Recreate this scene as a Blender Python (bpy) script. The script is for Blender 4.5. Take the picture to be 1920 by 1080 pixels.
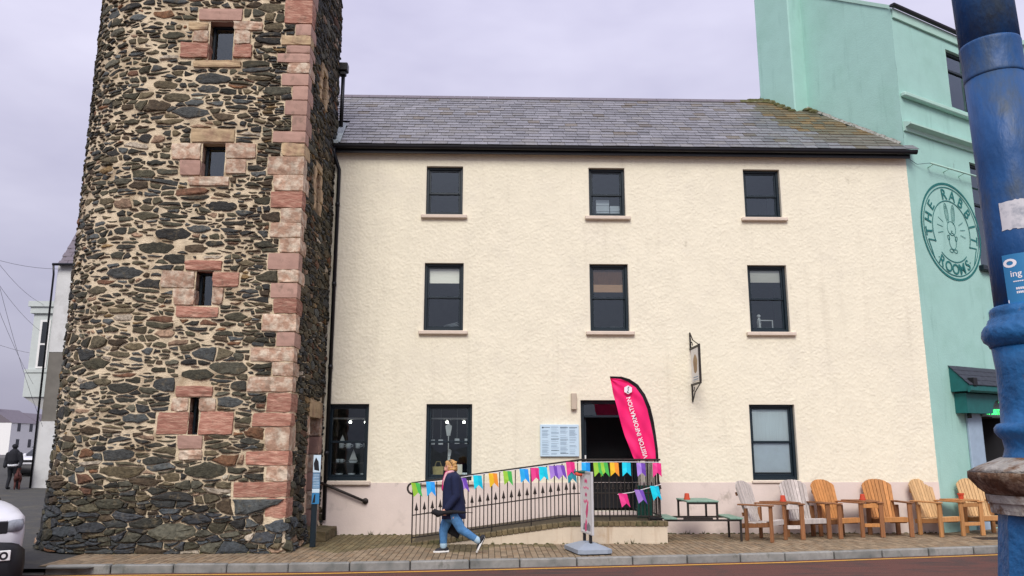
import bpy, bmesh, math, random
import numpy as np
from mathutils import Vector, Matrix, Euler
R = math.radians
S = bpy.context.scene
COL = S.collection
for o in list(bpy.data.objects):
    bpy.data.objects.remove(o)

# ------------------------------------------------------------------ camera
FPX = 1500.0; TH = math.atan(0.2); YAW = R(-1.7); HC = 1.75
cd = bpy.data.cameras.new('camera'); cam = bpy.data.objects.new('camera', cd); COL.objects.link(cam)
cd.sensor_width = 36; cd.lens = FPX / 1920 * 36; cd.clip_start = 0.05; cd.clip_end = 3000
cam.location = (0, 0, HC); cam.rotation_euler = (R(90) + TH, 0, YAW)
S.camera = cam
# ------------------------------------------------------------------ world, sun, exposure
SUN_EL, SUN_AZ = R(42), R(-172)          # soft light from high behind the camera's left
w = bpy.data.worlds.new('World'); S.world = w; w.use_nodes = True
nt = w.node_tree; nt.nodes.clear()
def wn(t, **k):
    n = nt.nodes.new(t)
    for a, b in k.items(): setattr(n, a, b)
    return n
sky = wn('ShaderNodeTexSky'); sky.sky_type = 'NISHITA'; sky.sun_disc = False
sky.sun_elevation = SUN_EL; sky.sun_rotation = SUN_AZ; sky.dust_density = 4
bg1 = wn('ShaderNodeBackground'); bg1.inputs[1].default_value = 0.07
nt.links.new(sky.outputs[0], bg1.inputs[0])
tc = wn('ShaderNodeTexCoord'); mp = wn('ShaderNodeMapping'); mp.inputs['Scale'].default_value = (1.0, 1.0, 2.6)
nz = wn('ShaderNodeTexNoise'); nz.inputs['Scale'].default_value = 1.7; nz.inputs['Detail'].default_value = 5; nz.inputs['Roughness'].default_value = 0.55
rp = wn('ShaderNodeValToRGB')
rp.color_ramp.elements[0].position = 0.34; rp.color_ramp.elements[0].color = (0.53, 0.51, 0.69, 1)
rp.color_ramp.elements[1].position = 0.66; rp.color_ramp.elements[1].color = (0.79, 0.765, 0.94, 1)
nt.links.new(tc.outputs['Generated'], mp.inputs[0]); nt.links.new(mp.outputs[0], nz.inputs[0]); nt.links.new(nz.outputs['Fac'], rp.inputs[0])
sep = wn('ShaderNodeSeparateXYZ'); nt.links.new(tc.outputs['Generated'], sep.inputs[0])
mr = wn('ShaderNodeMapRange'); mr.inputs[1].default_value = -0.05; mr.inputs[2].default_value = 1.0; mr.inputs[3].default_value = 0.55; mr.inputs[4].default_value = 1.6
nt.links.new(sep.outputs[2], mr.inputs[0])                    # an overcast sky is brighter overhead than at the horizon
mx = wn('ShaderNodeVectorMath', operation='SCALE'); nt.links.new(rp.outputs[0], mx.inputs[0]); nt.links.new(mr.outputs[0], mx.inputs['Scale'])
bg2 = wn('ShaderNodeBackground'); bg2.inputs[1].default_value = 0.63; nt.links.new(mx.outputs[0], bg2.inputs[0])
ms = wn('ShaderNodeMixShader'); ms.inputs[0].default_value = 0.88
nt.links.new(bg1.outputs[0], ms.inputs[1]); nt.links.new(bg2.outputs[0], ms.inputs[2])
wo = wn('ShaderNodeOutputWorld'); nt.links.new(ms.outputs[0], wo.inputs[0])
sd = bpy.data.lights.new('sun', 'SUN'); sd.energy = 1.5; sd.angle = R(26); sd.color = (1, 0.96, 0.9)
sun = bpy.data.objects.new('sun', sd); COL.objects.link(sun)
_sv = Vector((math.sin(SUN_AZ) * math.cos(SUN_EL), math.cos(SUN_AZ) * math.cos(SUN_EL), math.sin(SUN_EL)))
sun.rotation_euler = _sv.to_track_quat('Z', 'Y').to_euler()
S.view_settings.view_transform = 'Standard'; S.view_settings.look = 'None'
S.view_settings.exposure = 0.8; S.view_settings.gamma = 1

# ------------------------------------------------------------------ pixel -> place helpers
def ray(px, py):
    a = (px - 960) / FPX; b = (540 - py) / FPX
    y = math.cos(TH) - b * math.sin(TH); z = math.sin(TH) + b * math.cos(TH)
    c, s = math.cos(YAW), math.sin(YAW)
    return Vector((a * c - y * s, a * s + y * c, z))
CAM = Vector((0, 0, HC))
def on_z(px, py, Z=0.0):
    d = ray(px, py); return CAM + d * ((Z - HC) / d.z)
def on_y(px, py, Y):
    d = ray(px, py); return CAM + d * (Y / d.y)
def on_x(px, py, X):
    d = ray(px, py); return CAM + d * (X / d.x)
def on_pl(px, py, P, N):
    d = ray(px, py); N = Vector(N); return CAM + d * ((Vector(P) - CAM).dot(N) / d.dot(N))

# ------------------------------------------------------------------ mesh helpers
class MB:
    def __init__(s): s.v = []; s.f = []; s.c = None
    def add(s, vs, fs):
        b = len(s.v); s.v += [tuple(p) for p in vs]; s.f += [tuple(i + b for i in f) for f in fs]; return s
    def box(s, x0, x1, y0, y1, z0, z1, M=None):
        vs = [Vector((x, y, z)) for z in (z0, z1) for y in (y0, y1) for x in (x0, x1)]
        if M is not None: vs = [M @ p for p in vs]
        return s.add(vs, [(0, 2, 3, 1), (4, 5, 7, 6), (0, 1, 5, 4), (2, 6, 7, 3), (0, 4, 6, 2), (1, 3, 7, 5)])
    def bbox(s, x0, x1, y0, y1, z0, z1, b=0.01, M=None):      # chamfered box
        X, Y, Z = (x0, x1), (y0, y1), (z0, z1)
        vs = []; idx = {}
        for i in (0, 1):
            for j in (0, 1):
                for k in (0, 1):
                    for ax in range(3):
                        p = [X[i], Y[j], Z[k]]
                        for a, t in ((0, i), (1, j), (2, k)):
                            if a != ax: p[a] += b if t == 0 else -b
                        idx[(i, j, k, ax)] = len(vs); vs.append(Vector(p))
        fs = []
        I = lambda i, j, k, a: idx[(i, j, k, a)]
        for i in (0, 1):
            q = [I(i, 0, 0, 0), I(i, 1, 0, 0), I(i, 1, 1, 0), I(i, 0, 1, 0)]; fs.append(q if i else q[::-1])
            q = [I(0, i, 0, 1), I(0, i, 1, 1), I(1, i, 1, 1), I(1, i, 0, 1)]; fs.append(q if i else q[::-1])
            q = [I(0, 0, i, 2), I(1, 0, i, 2), I(1, 1, i, 2), I(0, 1, i, 2)]; fs.append(q if i else q[::-1])
        for a in (0, 1):
            for c in (0, 1):
                fs.append([I(a, c, 0, 0), I(a, c, 1, 0), I(a, c, 1, 1), I(a, c, 0, 1)])
                fs.append([I(a, 0, c, 0), I(a, 1, c, 0), I(a, 1, c, 2), I(a, 0, c, 2)])
                fs.append([I(0, a, c, 1), I(1, a, c, 1), I(1, a, c, 2), I(0, a, c, 2)])
        for i in (0, 1):
            for j in (0, 1):
                for k in (0, 1): fs.append([I(i, j, k, 0), I(i, j, k, 1), I(i, j, k, 2)])
        if M is not None: vs = [M @ p for p in vs]
        return s.add(vs, fs)
    def tube(s, pts, r, n=8, cap=True):
        pts = [Vector(p) for p in pts]; rs = r if isinstance(r, (list, tuple)) else [r] * len(pts)
        vs = []; fs = []; up = None
        for i, p in enumerate(pts):
            t = (pts[min(i + 1, len(pts) - 1)] - pts[max(i - 1, 0)]).normalized()
            if up is None: up = Vector((0, 0, 1)) if abs(t.z) < 0.9 else Vector((1, 0, 0))
            a = t.cross(up)
            a = a.normalized() if a.length > 1e-5 else t.orthogonal().normalized()
            b = a.cross(t).normalized(); up = b
            for k in range(n):
                q = 2 * math.pi * (k + 0.5) / n; vs.append(p + (a * math.cos(q) + b * math.sin(q)) * rs[i])
        for i in range(len(pts) - 1):
            for k in range(n):
                fs.append((i * n + k, i * n + (k + 1) % n, (i + 1) * n + (k + 1) % n, (i + 1) * n + k))
        if cap: fs += [tuple(range(n - 1, -1, -1)), tuple((len(pts) - 1) * n + k for k in range(n))]
        return s.add(vs, fs)
    def lathe(s, prof, n=24, M=None):
        vs = []; fs = []
        for r, z in prof:
            for k in range(n):
                q = 2 * math.pi * k / n; p = Vector((r * math.cos(q), r * math.sin(q), z)); vs.append(M @ p if M is not None else p)
        m = len(prof)
        for i in range(m - 1):
            for k in range(n): fs.append((i * n + k, i * n + (k + 1) % n, (i + 1) * n + (k + 1) % n, (i + 1) * n + k))
        fs += [tuple(range(n - 1, -1, -1)), tuple((m - 1) * n + k for k in range(n))]
        return s.add(vs, fs)
    def ball(s, c, r, n=12, M=None):
        r = r if isinstance(r, (list, tuple)) else (r, r, r); c = Vector(c); vs = []; fs = []; m = n // 2
        for i in range(m + 1):
            t = math.pi * i / m
            for k in range(n):
                q = 2 * math.pi * k / n; p = Vector((r[0] * math.sin(t) * math.cos(q), r[1] * math.sin(t) * math.sin(q), r[2] * math.cos(t)))
                if M is not None: p = M @ p
                vs.append(c + p)
        for i in range(m):
            for k in range(n): fs.append((i * n + k, (i + 1) * n + k, (i + 1) * n + (k + 1) % n, i * n + (k + 1) % n))
        return s.add(vs, fs)
    def limb(s, pts, rs, n=12):
        for p, r in zip(pts, rs): s.ball(p, r, n)
        for i in range(len(pts) - 1): s.tube([pts[i], pts[i + 1]], [rs[i], rs[i + 1]], n)
        return s
    def prism(s, poly, fn, d0, d1):                            # polygon in (a,b), fn(a,b,depth) -> point
        n = len(poly); vs = [fn(a, b, d0) for a, b in poly] + [fn(a, b, d1) for a, b in poly]
        return s.add(vs, [tuple(range(n)), tuple(range(2 * n - 1, n - 1, -1))] + [(i, n + i, n + (i + 1) % n, (i + 1) % n) for i in range(n)])
    def strip(s, pts, wd, fn, d, d1=None):                     # flat drawn line in (a,b)
        for (a0, b0), (a1, b1) in zip(pts[:-1], pts[1:]):
            L = math.hypot(a1 - a0, b1 - b0) or 1e-6; nx, ny = -(b1 - b0) / L * wd / 2, (a1 - a0) / L * wd / 2
            ex, ey = (a1 - a0) / L * wd * 0.3, (b1 - b0) / L * wd * 0.3
            s.prism([(a0 - ex + nx, b0 - ey + ny), (a0 - ex - nx, b0 - ey - ny), (a1 + ex - nx, b1 + ey - ny), (a1 + ex + nx, b1 + ey + ny)], fn, d, d - 0.003 if d1 is None else d1)
        return s
    def mesh(s, name='m'):
        me = bpy.data.meshes.new(name); me.from_pydata(s.v, [], s.f); me.update()
        bm = bmesh.new(); bm.from_mesh(me); bmesh.ops.recalc_face_normals(bm, faces=bm.faces); bm.to_mesh(me); bm.free()
        return me

def link(name, me, mat, parent=None, smooth=False):
    o = bpy.data.objects.new(name, me); COL.objects.link(o)
    if mat and not me.materials: me.materials.append(mat)
    if smooth: me.polygons.foreach_set('use_smooth', [True] * len(me.polygons))
    if parent:
        o.parent = parent
        if not parent.parent and parent.type == 'EMPTY':
            o.matrix_parent_inverse = Matrix.Translation(-Vector(parent.location))
    return o
def part(name, mb, mat, parent=None, smooth=False):
    return link(name, mb.mesh(name), mat, parent, smooth)
def tag(o, label=None, cat=None, group=None, kind=None):
    if label: o['label'] = label
    if cat: o['category'] = cat
    if group: o['group'] = group
    if kind: o['kind'] = kind
    return o
def thing(name, loc, label, cat, group=None):
    o = bpy.data.objects.new(name, None); o.empty_display_size = 0.1; COL.objects.link(o); o.location = loc
    return tag(o, label, cat, group)
def colorize(me, cols):                                        # one colour per face -> attribute 'Col'
    a = me.color_attributes.new('Col', 'FLOAT_COLOR', 'CORNER')
    out = np.ones((len(me.loops), 4), dtype=np.float32)
    ls = np.zeros(len(me.polygons), dtype=np.int32); lt = np.zeros(len(me.polygons), dtype=np.int32)
    me.polygons.foreach_get('loop_start', ls); me.polygons.foreach_get('loop_total', lt)
    out[:, :3] = np.repeat(np.array(cols, dtype=np.float32), lt, axis=0)
    a.data.foreach_set('color', out.ravel())
def raw_mesh(name, v, f):                                      # no normal fixing: keeps face order
    me = bpy.data.meshes.new(name); me.from_pydata(v, [], f); me.update(); return me
_rs = {}
def vnoise(x, y, sc, seed=0):
    x = np.asarray(x) / sc; y = np.asarray(y) / sc
    if seed not in _rs: _rs[seed] = np.random.RandomState(seed).rand(256, 256)
    T = _rs[seed]; xi = np.floor(x).astype(int); yi = np.floor(y).astype(int); fx = x - xi; fy = y - yi
    fx = fx * fx * (3 - 2 * fx); fy = fy * fy * (3 - 2 * fy)
    g = lambda a, b: T[a % 256, b % 256]
    return (g(xi, yi) * (1 - fx) + g(xi + 1, yi) * fx) * (1 - fy) + (g(xi, yi + 1) * (1 - fx) + g(xi + 1, yi + 1) * fx) * fy
def fuse(name, mb, voxel, mat, parent=None, smooth_it=4):      # union of closed shapes -> one continuous surface
    me = mb.mesh(name); o = bpy.data.objects.new('tmp', me); COL.objects.link(o)
    m = o.modifiers.new('r', 'REMESH'); m.mode = 'VOXEL'; m.voxel_size = voxel
    m2 = o.modifiers.new('s', 'SMOOTH'); m2.factor = 0.5; m2.iterations = smooth_it
    dg = bpy.context.evaluated_depsgraph_get(); dg.update()
    nm = bpy.data.meshes.new_from_object(o.evaluated_get(dg)); nm.name = name
    bpy.data.objects.remove(o)
    return link(name, nm, mat, parent, True)
def text_geo(body, size=1.0, bold=0.0):
    cu = bpy.data.curves.new('t', 'FONT'); cu.body = body; cu.size = size; cu.align_x = 'CENTER'; cu.offset = bold; cu.resolution_u = 3
    o = bpy.data.objects.new('t', cu); COL.objects.link(o)
    dg = bpy.context.evaluated_depsgraph_get(); dg.update()
    me = bpy.data.meshes.new_from_object(o.evaluated_get(dg)); bpy.data.objects.remove(o)
    return [(v.co.x, v.co.y) for v in me.vertices], [tuple(p.vertices) for p in me.polygons]
def put_text(mb, body, size, fn, bold=0.0, d=-0.003, sx=1.0):
    vs, fs = text_geo(body, size, bold); mb.add([fn(a * sx, b, d) for a, b in vs], fs)

# ------------------------------------------------------------------ materials
def mnodes(name):
    m = bpy.data.materials.new(name); m.use_nodes = True
    t = m.node_tree; b = t.nodes['Principled BSDF']; return m, t, b
def pm(name, col, rough=0.7, var=0.12, sc=6.0, bump=0.0, bsc=60.0, metal=0.0, attr=False, spec=0.4, dist=0.01, stretch=None, col2=None, sc2=1.5, thr=(0.5, 0.65), rnd=0.0, emit=None):
    m, t, b = mnodes(name); N = t.nodes.new; L = t.links.new
    tcn = N('ShaderNodeTexCoord'); src = tcn.outputs['Object']
    if stretch:
        mpn = N('ShaderNodeMapping'); mpn.inputs['Scale'].default_value = stretch; L(src, mpn.inputs[0]); src = mpn.outputs[0]
    n1 = N('ShaderNodeTexNoise'); n1.inputs['Scale'].default_value = sc; n1.inputs['Detail'].default_value = 6; n1.inputs['Roughness'].default_value = 0.6; L(src, n1.inputs[0])
    r1 = N('ShaderNodeMapRange'); r1.inputs[1].default_value = 0.25; r1.inputs[2].default_value = 0.75; r1.inputs[3].default_value = 1 - var; r1.inputs[4].default_value = 1 + var; L(n1.outputs['Fac'], r1.inputs[0])
    if attr:
        at = N('ShaderNodeVertexColor'); at.layer_name = 'Col'; cs = at.outputs[0]
    else:
        rgb = N('ShaderNodeRGB'); rgb.outputs[0].default_value = (*col, 1); cs = rgb.outputs[0]
    if col2:
        n2 = N('ShaderNodeTexNoise'); n2.inputs['Scale'].default_value = sc2; n2.inputs['Detail'].default_value = 7; n2.inputs['Roughness'].default_value = 0.65; L(src, n2.inputs[0])
        r2 = N('ShaderNodeMapRange'); r2.inputs[1].default_value = thr[0]; r2.inputs[2].default_value = thr[1]; L(n2.outputs['Fac'], r2.inputs[0])
        mc = N('ShaderNodeMix'); mc.data_type = 'RGBA'; L(r2.outputs[0], mc.inputs[0]); L(cs, mc.inputs[6]); mc.inputs[7].default_value = (*col2, 1); cs = mc.outputs[2]
    val = r1.outputs[0]
    if rnd:
        oi = N('ShaderNodeObjectInfo'); r3 = N('ShaderNodeMapRange'); r3.inputs[3].default_value = 1 - rnd; r3.inputs[4].default_value = 1 + rnd; L(oi.outputs['Random'], r3.inputs[0])
        mu = N('ShaderNodeMath'); mu.operation = 'MULTIPLY'; L(val, mu.inputs[0]); L(r3.outputs[0], mu.inputs[1]); val = mu.outputs[0]
    vm = N('ShaderNodeVectorMath'); vm.operation = 'SCALE'; L(cs, vm.inputs[0]); L(val, vm.inputs['Scale']); L(vm.outputs[0], b.inputs['Base Color'])
    b.inputs['Roughness'].default_value = rough; b.inputs['Metallic'].default_value = metal; b.inputs['Specular IOR Level'].default_value = spec
    if bump:
        n3 = N('ShaderNodeTexNoise'); n3.inputs['Scale'].default_value = bsc; n3.inputs['Detail'].default_value = 5; L(src, n3.inputs[0])
        bp = N('ShaderNodeBump'); bp.inputs['Strength'].default_value = bump; bp.inputs['Distance'].default_value = dist; L(n3.outputs['Fac'], bp.inputs['Height']); L(bp.outputs[0], b.inputs['Normal'])
    if emit:
        b.inputs['Emission Color'].default_value = (*emit[0], 1); b.inputs['Emission Strength'].default_value = emit[1]
    return m
def glass(name, tint=0.6, refl=1.0):
    m = bpy.data.materials.new(name); m.use_nodes = True; t = m.node_tree; t.nodes.clear(); N = t.nodes.new; L = t.links.new
    tr = N('ShaderNodeBsdfTransparent'); tr.inputs[0].default_value = (tint * 0.92, tint, tint, 1)
    gl = N('ShaderNodeBsdfGlossy'); gl.inputs[0].default_value = (0.78, 0.92, 1, 1); gl.inputs['Roughness'].default_value = 0.015
    fr = N('ShaderNodeFresnel'); fr.inputs[0].default_value = 1.5
    mu = N('ShaderNodeMath'); mu.operation = 'MULTIPLY_ADD'; mu.inputs[1].default_value = 1.6 * refl; mu.inputs[2].default_value = 0.02; L(fr.outputs[0], mu.inputs[0])
    tcn = N('ShaderNodeTexCoord'); nn = N('ShaderNodeTexNoise'); nn.inputs['Scale'].default_value = 2.2; L(tcn.outputs['Object'], nn.inputs[0])
    bp = N('ShaderNodeBump'); bp.inputs['Strength'].default_value = 0.25; bp.inputs['Distance'].default_value = 0.01; L(nn.outputs['Fac'], bp.inputs['Height']); L(bp.outputs[0], gl.inputs['Normal'])
    mi = N('ShaderNodeMixShader'); L(mu.outputs[0], mi.inputs[0]); L(tr.outputs[0], mi.inputs[1]); L(gl.outputs[0], mi.inputs[2])
    o = N('ShaderNodeOutputMaterial'); L(mi.outputs[0], o.inputs[0]); return m
M = dict(
    cast=pm('cream_roughcast', (0.82, 0.77, 0.605), 0.9, 0.05, 3, 0.4, 80, dist=0.012, col2=(0.76, 0.71, 0.575), sc2=0.7, thr=(0.52, 0.75)),
    plinth=pm('pink_plinth_paint', (0.72, 0.615, 0.55), 0.75, 0.05, 3, 0.25, 30, col2=(0.5, 0.43, 0.38), sc2=1.6, thr=(0.6, 0.8)),
    sill=pm('pinkish_sill_paint', (0.66, 0.56, 0.46), 0.7, 0.08, 8, 0.3, 40),
    reveal=pm('smooth_cream_paint', (0.76, 0.71, 0.57), 0.75, 0.05, 6, 0.1, 30),
    black=pm('black_gloss_paint', (0.008, 0.009, 0.012), 0.35, 0.2, 10, 0.1, 60),
    frame=pm('dark_teal_window_paint', (0.006, 0.016, 0.024), 0.4, 0.2, 12, 0.12, 60),
    glass=glass('window_glass', 0.98, 1.25), shopglass=glass('shop_window_glass', 0.92, 0.8),
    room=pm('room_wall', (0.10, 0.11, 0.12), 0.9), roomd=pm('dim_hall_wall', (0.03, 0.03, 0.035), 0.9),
    blind=pm('cream_roller_blind', (0.82, 0.74, 0.64), 0.9, 0.05, 3, 0.3, 25, stretch=(1, 1, 12)),
    blindo=pm('orange_wood_blind', (0.72, 0.42, 0.24), 0.8, 0.1, 3, stretch=(1, 1, 20)),
    net=pm('white_net_curtain', (0.85, 0.87, 0.86), 0.9, 0.08, 6, stretch=(14, 1, 0.4)),
    white=pm('white_gloss', (0.78, 0.78, 0.76), 0.5, 0.05), paper=pm('paper_white', (0.75, 0.77, 0.8), 0.8, 0.05),
    slate=pm('roof_slate', (0.2, 0.2, 0.22), 0.42, 0.22, 14, 0.25, 50, attr=True, spec=0.5),
    moss=pm('moss_on_mortar', (0.10, 0.10, 0.035), 0.95, 0.5, 18, 1.0, 40, dist=0.03, col2=(0.2, 0.19, 0.13), sc2=7),
    lead=pm('lead_flashing', (0.33, 0.38, 0.38), 0.6, 0.2, 8, 0.4, 20), mortar_w=pm('pale_mortar_fillet', (0.30, 0.30, 0.27), 0.9, 0.35, 18, 0.8, 40, col2=(0.12, 0.12, 0.09), sc2=12, thr=(0.5, 0.62)),
    stone=pm('rubble_stone', (0.1, 0.1, 0.1), 0.85, 0.6, 16, 1.0, 40, attr=True, dist=0.02, col2=(0.15, 0.12, 0.07), sc2=7, thr=(0.55, 0.8)),
    mortar=pm('lime_mortar', (0.66, 0.55, 0.38), 0.95, 0.25, 5, 1.0, 45, dist=0.02, col2=(0.34, 0.25, 0.15), sc2=1.6, thr=(0.5, 0.7)),
    quoin=pm('dressed_pink_sandstone', (0.41, 0.255, 0.20), 0.85, 0.14, 6, 0.25, 60, rnd=0.12),
    quoinw=pm('weathered_sandstone', (0.40, 0.255, 0.175), 0.9, 0.3, 7, 0.8, 22, dist=0.02, col2=(0.60, 0.51, 0.39), sc2=6, thr=(0.44, 0.62), rnd=0.12),
    quoinr=pm('red_sandstone', (0.36, 0.165, 0.115), 0.88, 0.25, 5, 0.8, 14, dist=0.02, stretch=(1, 1, 5), col2=(0.46, 0.29, 0.21), sc2=5, thr=(.45, .7), rnd=0.18),
    quoinc=pm('tan_sandstone', (0.46, 0.34, 0.20), 0.88, 0.2, 6, 0.5, 30, col2=(0.34, 0.22, 0.14), sc2=4, rnd=0.1),
    mint=pm('mint_green_render', (0.36, 0.60, 0.53), 0.8, 0.05, 2.5, 0.35, 26, dist=0.012, col2=(0.31, 0.54, 0.46), sc2=0.9, thr=(0.5, 0.75)),
    mintl=pm('pale_mint_trim', (0.42, 0.64, 0.55), 0.75, 0.06, 6, 0.2, 30),
    teal=pm('dark_teal_paint', (0.012, 0.12, 0.115), 0.5, 0.15, 8, 0.1, 40), tealp=pm('teal_sign_paint', (0.015, 0.16, 0.15), 0.7, 0.2, 20),
    bluegrey=pm('pale_blue_pilaster', (0.32, 0.42, 0.52), 0.75, 0.1, 5, 0.2, 30),
    felt=pm('dark_shingle', (0.035, 0.04, 0.055), 0.75, 0.3, 14, 0.4, 60),
    paver=pm('buff_paver', (0.3, 0.24, 0.16), 0.88, 0.2, 25, 0.4, 90, attr=True), joint=pm('sandy_joint', (0.075, 0.06, 0.035), 0.95, 0.3, 14),
    kerb=pm('granite_kerb', (0.26, 0.26, 0.24), 0.85, 0.22, 14, 0.5, 70, col2=(0.12, 0.13, 0.12), sc2=3.5, thr=(0.48, 0.68), rnd=0.1),
    road=pm('red_brown_asphalt', (0.115, 0.045, 0.035), 0.9, 0.35, 60, 0.9, 160, dist=0.008, col2=(0.07, 0.04, 0.035), sc2=1.2), yellow=pm('worn_yellow_line', (0.62, 0.33, 0.05), 0.8, 0.2, 25, col2=(0.3, 0.14, 0.05), sc2=9, thr=(0.58, 0.7)),
    tar=pm('dark_asphalt', (0.055, 0.055, 0.05), 0.9, 0.3, 12, 0.6, 90, col2=(0.085, 0.08, 0.06), sc2=1.3), ground=pm('grey_ground', (0.12, 0.115, 0.105), 0.9, 0.2, 1),
    coping=pm('mossy_brick_coping', (0.15, 0.115, 0.06), 0.95, 0.35, 14, 0.7, 50, col2=(0.06, 0.065, 0.025), sc2=5, rnd=0.2), rampw=pm('stained_cream_render', (0.62, 0.53, 0.40), 0.85, 0.08, 4, 0.3, 30, col2=(0.48, 0.32, 0.18), sc2=2.2, thr=(0.58, 0.8)),
    iron=pm('dark_iron', (0.022, 0.017, 0.014), 0.55, 0.4, 20, 0.2, 60), pink=pm('magenta_flag_cloth', (0.88, 0.012, 0.16), 0.7, 0.06, 3), blackc=pm('black_cloth', (0.008, 0.008, 0.01), 0.85),
    whitep=pm('white_print', (0.85, 0.82, 0.84), 0.7, 0.02), pboard=pm('pale_blue_board', (0.55, 0.71, 0.82), 0.45, 0.03), ink=pm('grey_blue_print', (0.27, 0.37, 0.46), 0.7, 0.1), inkd=pm('dark_print', (0.06, 0.09, 0.12), 0.7),
    beige=pm('beige_plastic', (0.52, 0.44, 0.34), 0.55, 0.06), greyp=pm('grey_plastic', (0.30, 0.35, 0.41), 0.5, 0.08, 9, 0.1, 60), alu=pm('aluminium_frame', (0.62, 0.62, 0.62), 0.4, 0.05, metal=0.3), pinkp=pm('pink_print', (0.75, 0.1, 0.25), 0.7), greyink=pm('grey_print', (0.25, 0.25, 0.27), 0.7, 0.4, 30),
    wgrey=pm('weathered_grey_wood', (0.52, 0.47, 0.43), 0.85, 0.25, 5, 0.4, 14, stretch=(8, 8, 0.8), rnd=0.18), wbrown=pm('brown_wood', (0.25, 0.11, 0.045), 0.75, 0.3, 5, 0.4, 14, stretch=(8, 8, 0.8), rnd=0.2), worange=pm('orange_oiled_wood', (0.50, 0.225, 0.07), 0.65, 0.25, 5, 0.3, 14, stretch=(8, 8, 0.8), rnd=0.22), wyellow=pm('pale_pine_wood', (0.62, 0.40, 0.19), 0.7, 0.2, 5, 0.3, 14, stretch=(8, 8, 0.8), rnd=0.12), wtan=pm('tan_wood', (0.45, 0.22, 0.08), 0.75, 0.25, 5, 0.3, 14, stretch=(8, 8, 0.8), rnd=0.15),
    tgreen=pm('sage_green_wood_paint', (0.19, 0.32, 0.25), 0.6, 0.15, 6, 0.2, 20), terracotta=pm('red_clay_pot', (0.55, 0.07, 0.03), 0.7, 0.1), binGreen=pm('dark_green_panel', (0.006, 0.07, 0.05), 0.5, 0.4, 12),
    blue=pm('chipped_blue_paint', (0.010, 0.085, 0.26), 0.5, 0.35, 9, 0.4, 50, col2=(0.04, 0.065, 0.10), sc2=9, thr=(0.42, 0.62), stretch=(1, 1, .45)), bluel=pm('worn_light_blue_paint', (0.012, 0.105, 0.27), 0.5, 0.35, 18, 0.6, 45, col2=(0.16, 0.12, 0.08), sc2=11, thr=(0.6, 0.68)), cap=pm('weathered_cap_metal', (0.34, 0.32, 0.28), 0.85, 0.3, 30, 0.8, 60, col2=(0.14, 0.07, 0.03), sc2=14, thr=(0.5, 0.62)), rust=pm('rusty_metal', (0.10, 0.05, 0.025), 0.9, 0.5, 40, 1.0, 70, col2=(0.30, 0.22, 0.15), sc2=16, thr=(.5, .62)),
    skin=pm('skin', (0.62, 0.33, 0.24), 0.55, 0.05), hair=pm('blond_hair', (0.50, 0.28, 0.10), 0.6, 0.4, 30, 0.6, 60, stretch=(1, 1, 0.25)), navy=pm('navy_coat_cloth', (0.008, 0.014, 0.05), 0.85, 0.2, 12, 0.3, 60), jeans=pm('blue_denim', (0.07, 0.20, 0.40), 0.85, 0.3, 12, 0.4, 40), scarf=pm('pale_pink_scarf', (0.75, 0.42, 0.45), 0.85, 0.2, 20), magenta=pm('magenta_jumper', (0.55, 0.02, 0.16), 0.85), shoe=pm('black_shoe', (0.01, 0.012, 0.018), 0.6), sole=pm('white_sole', (0.75, 0.75, 0.72), 0.6), sock=pm('pale_blue_turnup', (0.35, 0.5, 0.6), 0.85),
    darkcloth=pm('dark_jacket', (0.012, 0.013, 0.018), 0.85), red=pm('red_brown_coat_fur', (0.07, 0.02, 0.016), 0.85, 0.3, 20), car_w=pm('white_car_paint', (0.70, 0.71, 0.74), 0.25, 0.02), carb=pm('black_car_plastic', (0.01, 0.01, 0.012), 0.5), lamp=pm('headlamp_glass', (0.25, 0.27, 0.3), 0.1, 0.3, 20), tyre=pm('tyre_rubber', (0.015, 0.015, 0.015), 0.8), rim=pm('alloy_rim', (0.4, 0.4, 0.42), 0.35, metal=0.8), car_g=pm('grey_car_paint', (0.16, 0.18, 0.2), 0.3), car_d=pm('dark_car_paint', (0.03, 0.035, 0.05), 0.3), carglass=pm('car_glass', (0.02, 0.025, 0.03), 0.08, spec=0.6),
    housew=pm('white_house_render', (0.60, 0.61, 0.60), 0.85, 0.1, 1.5, 0.3, 20, col2=(0.42, 0.42, 0.40), sc2=0.8, thr=(0.52, 0.7)), houseg=pm('grey_house_render', (0.16, 0.15, 0.13), 0.9, 0.2, 2), oriel=pm('pale_mint_woodwork', (0.52, 0.57, 0.55), 0.6, 0.06), brickr=pm('far_brick', (0.22, 0.14, 0.11), 0.9, 0.2, 1), rslate=pm('purple_grey_slate', (0.15, 0.13, 0.15), 0.6, 0.25, 6, 0.3, 8, stretch=(1, 1, 6)),
    wire=pm('grey_cable', (0.09, 0.09, 0.1), 0.7), led=pm('green_led', (0.02, 0.3, 0.05), 0.5, emit=((0.05, 1.0, 0.2), 1.6)), ledb=pm('led_panel', (0.10, 0.14, 0.13), 0.5, 0.5, 50), spot=pm('lit_spot_bulb', (0.9, 0.9, 0.85), 0.5, emit=((1, 0.95, 0.85), 5.0)), ceramic=pm('glazed_ceramic', (0.66, 0.70, 0.74), 0.25, 0.1, 20), shelf=pm('dark_shelf', (0.05, 0.05, 0.05), 0.5), sack=pm('straw_bag', (0.36, 0.28, 0.12), 0.9, 0.2, 20), stick_w=pm('worn_white_sticker', (0.6, 0.6, 0.62), 0.7, 0.1, 20, col2=(0.3, 0.32, 0.36), sc2=20), stick_b=pm('blue_sticker', (0.03, 0.2, 0.42), 0.45, 0.06), redtile=pm('red_ridge_tile', (0.35, 0.03, 0.03), 0.7), panelw=pm('photo_panel_blue', (0.10, 0.22, 0.36), 0.5, 0.5, 9),
)

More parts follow.
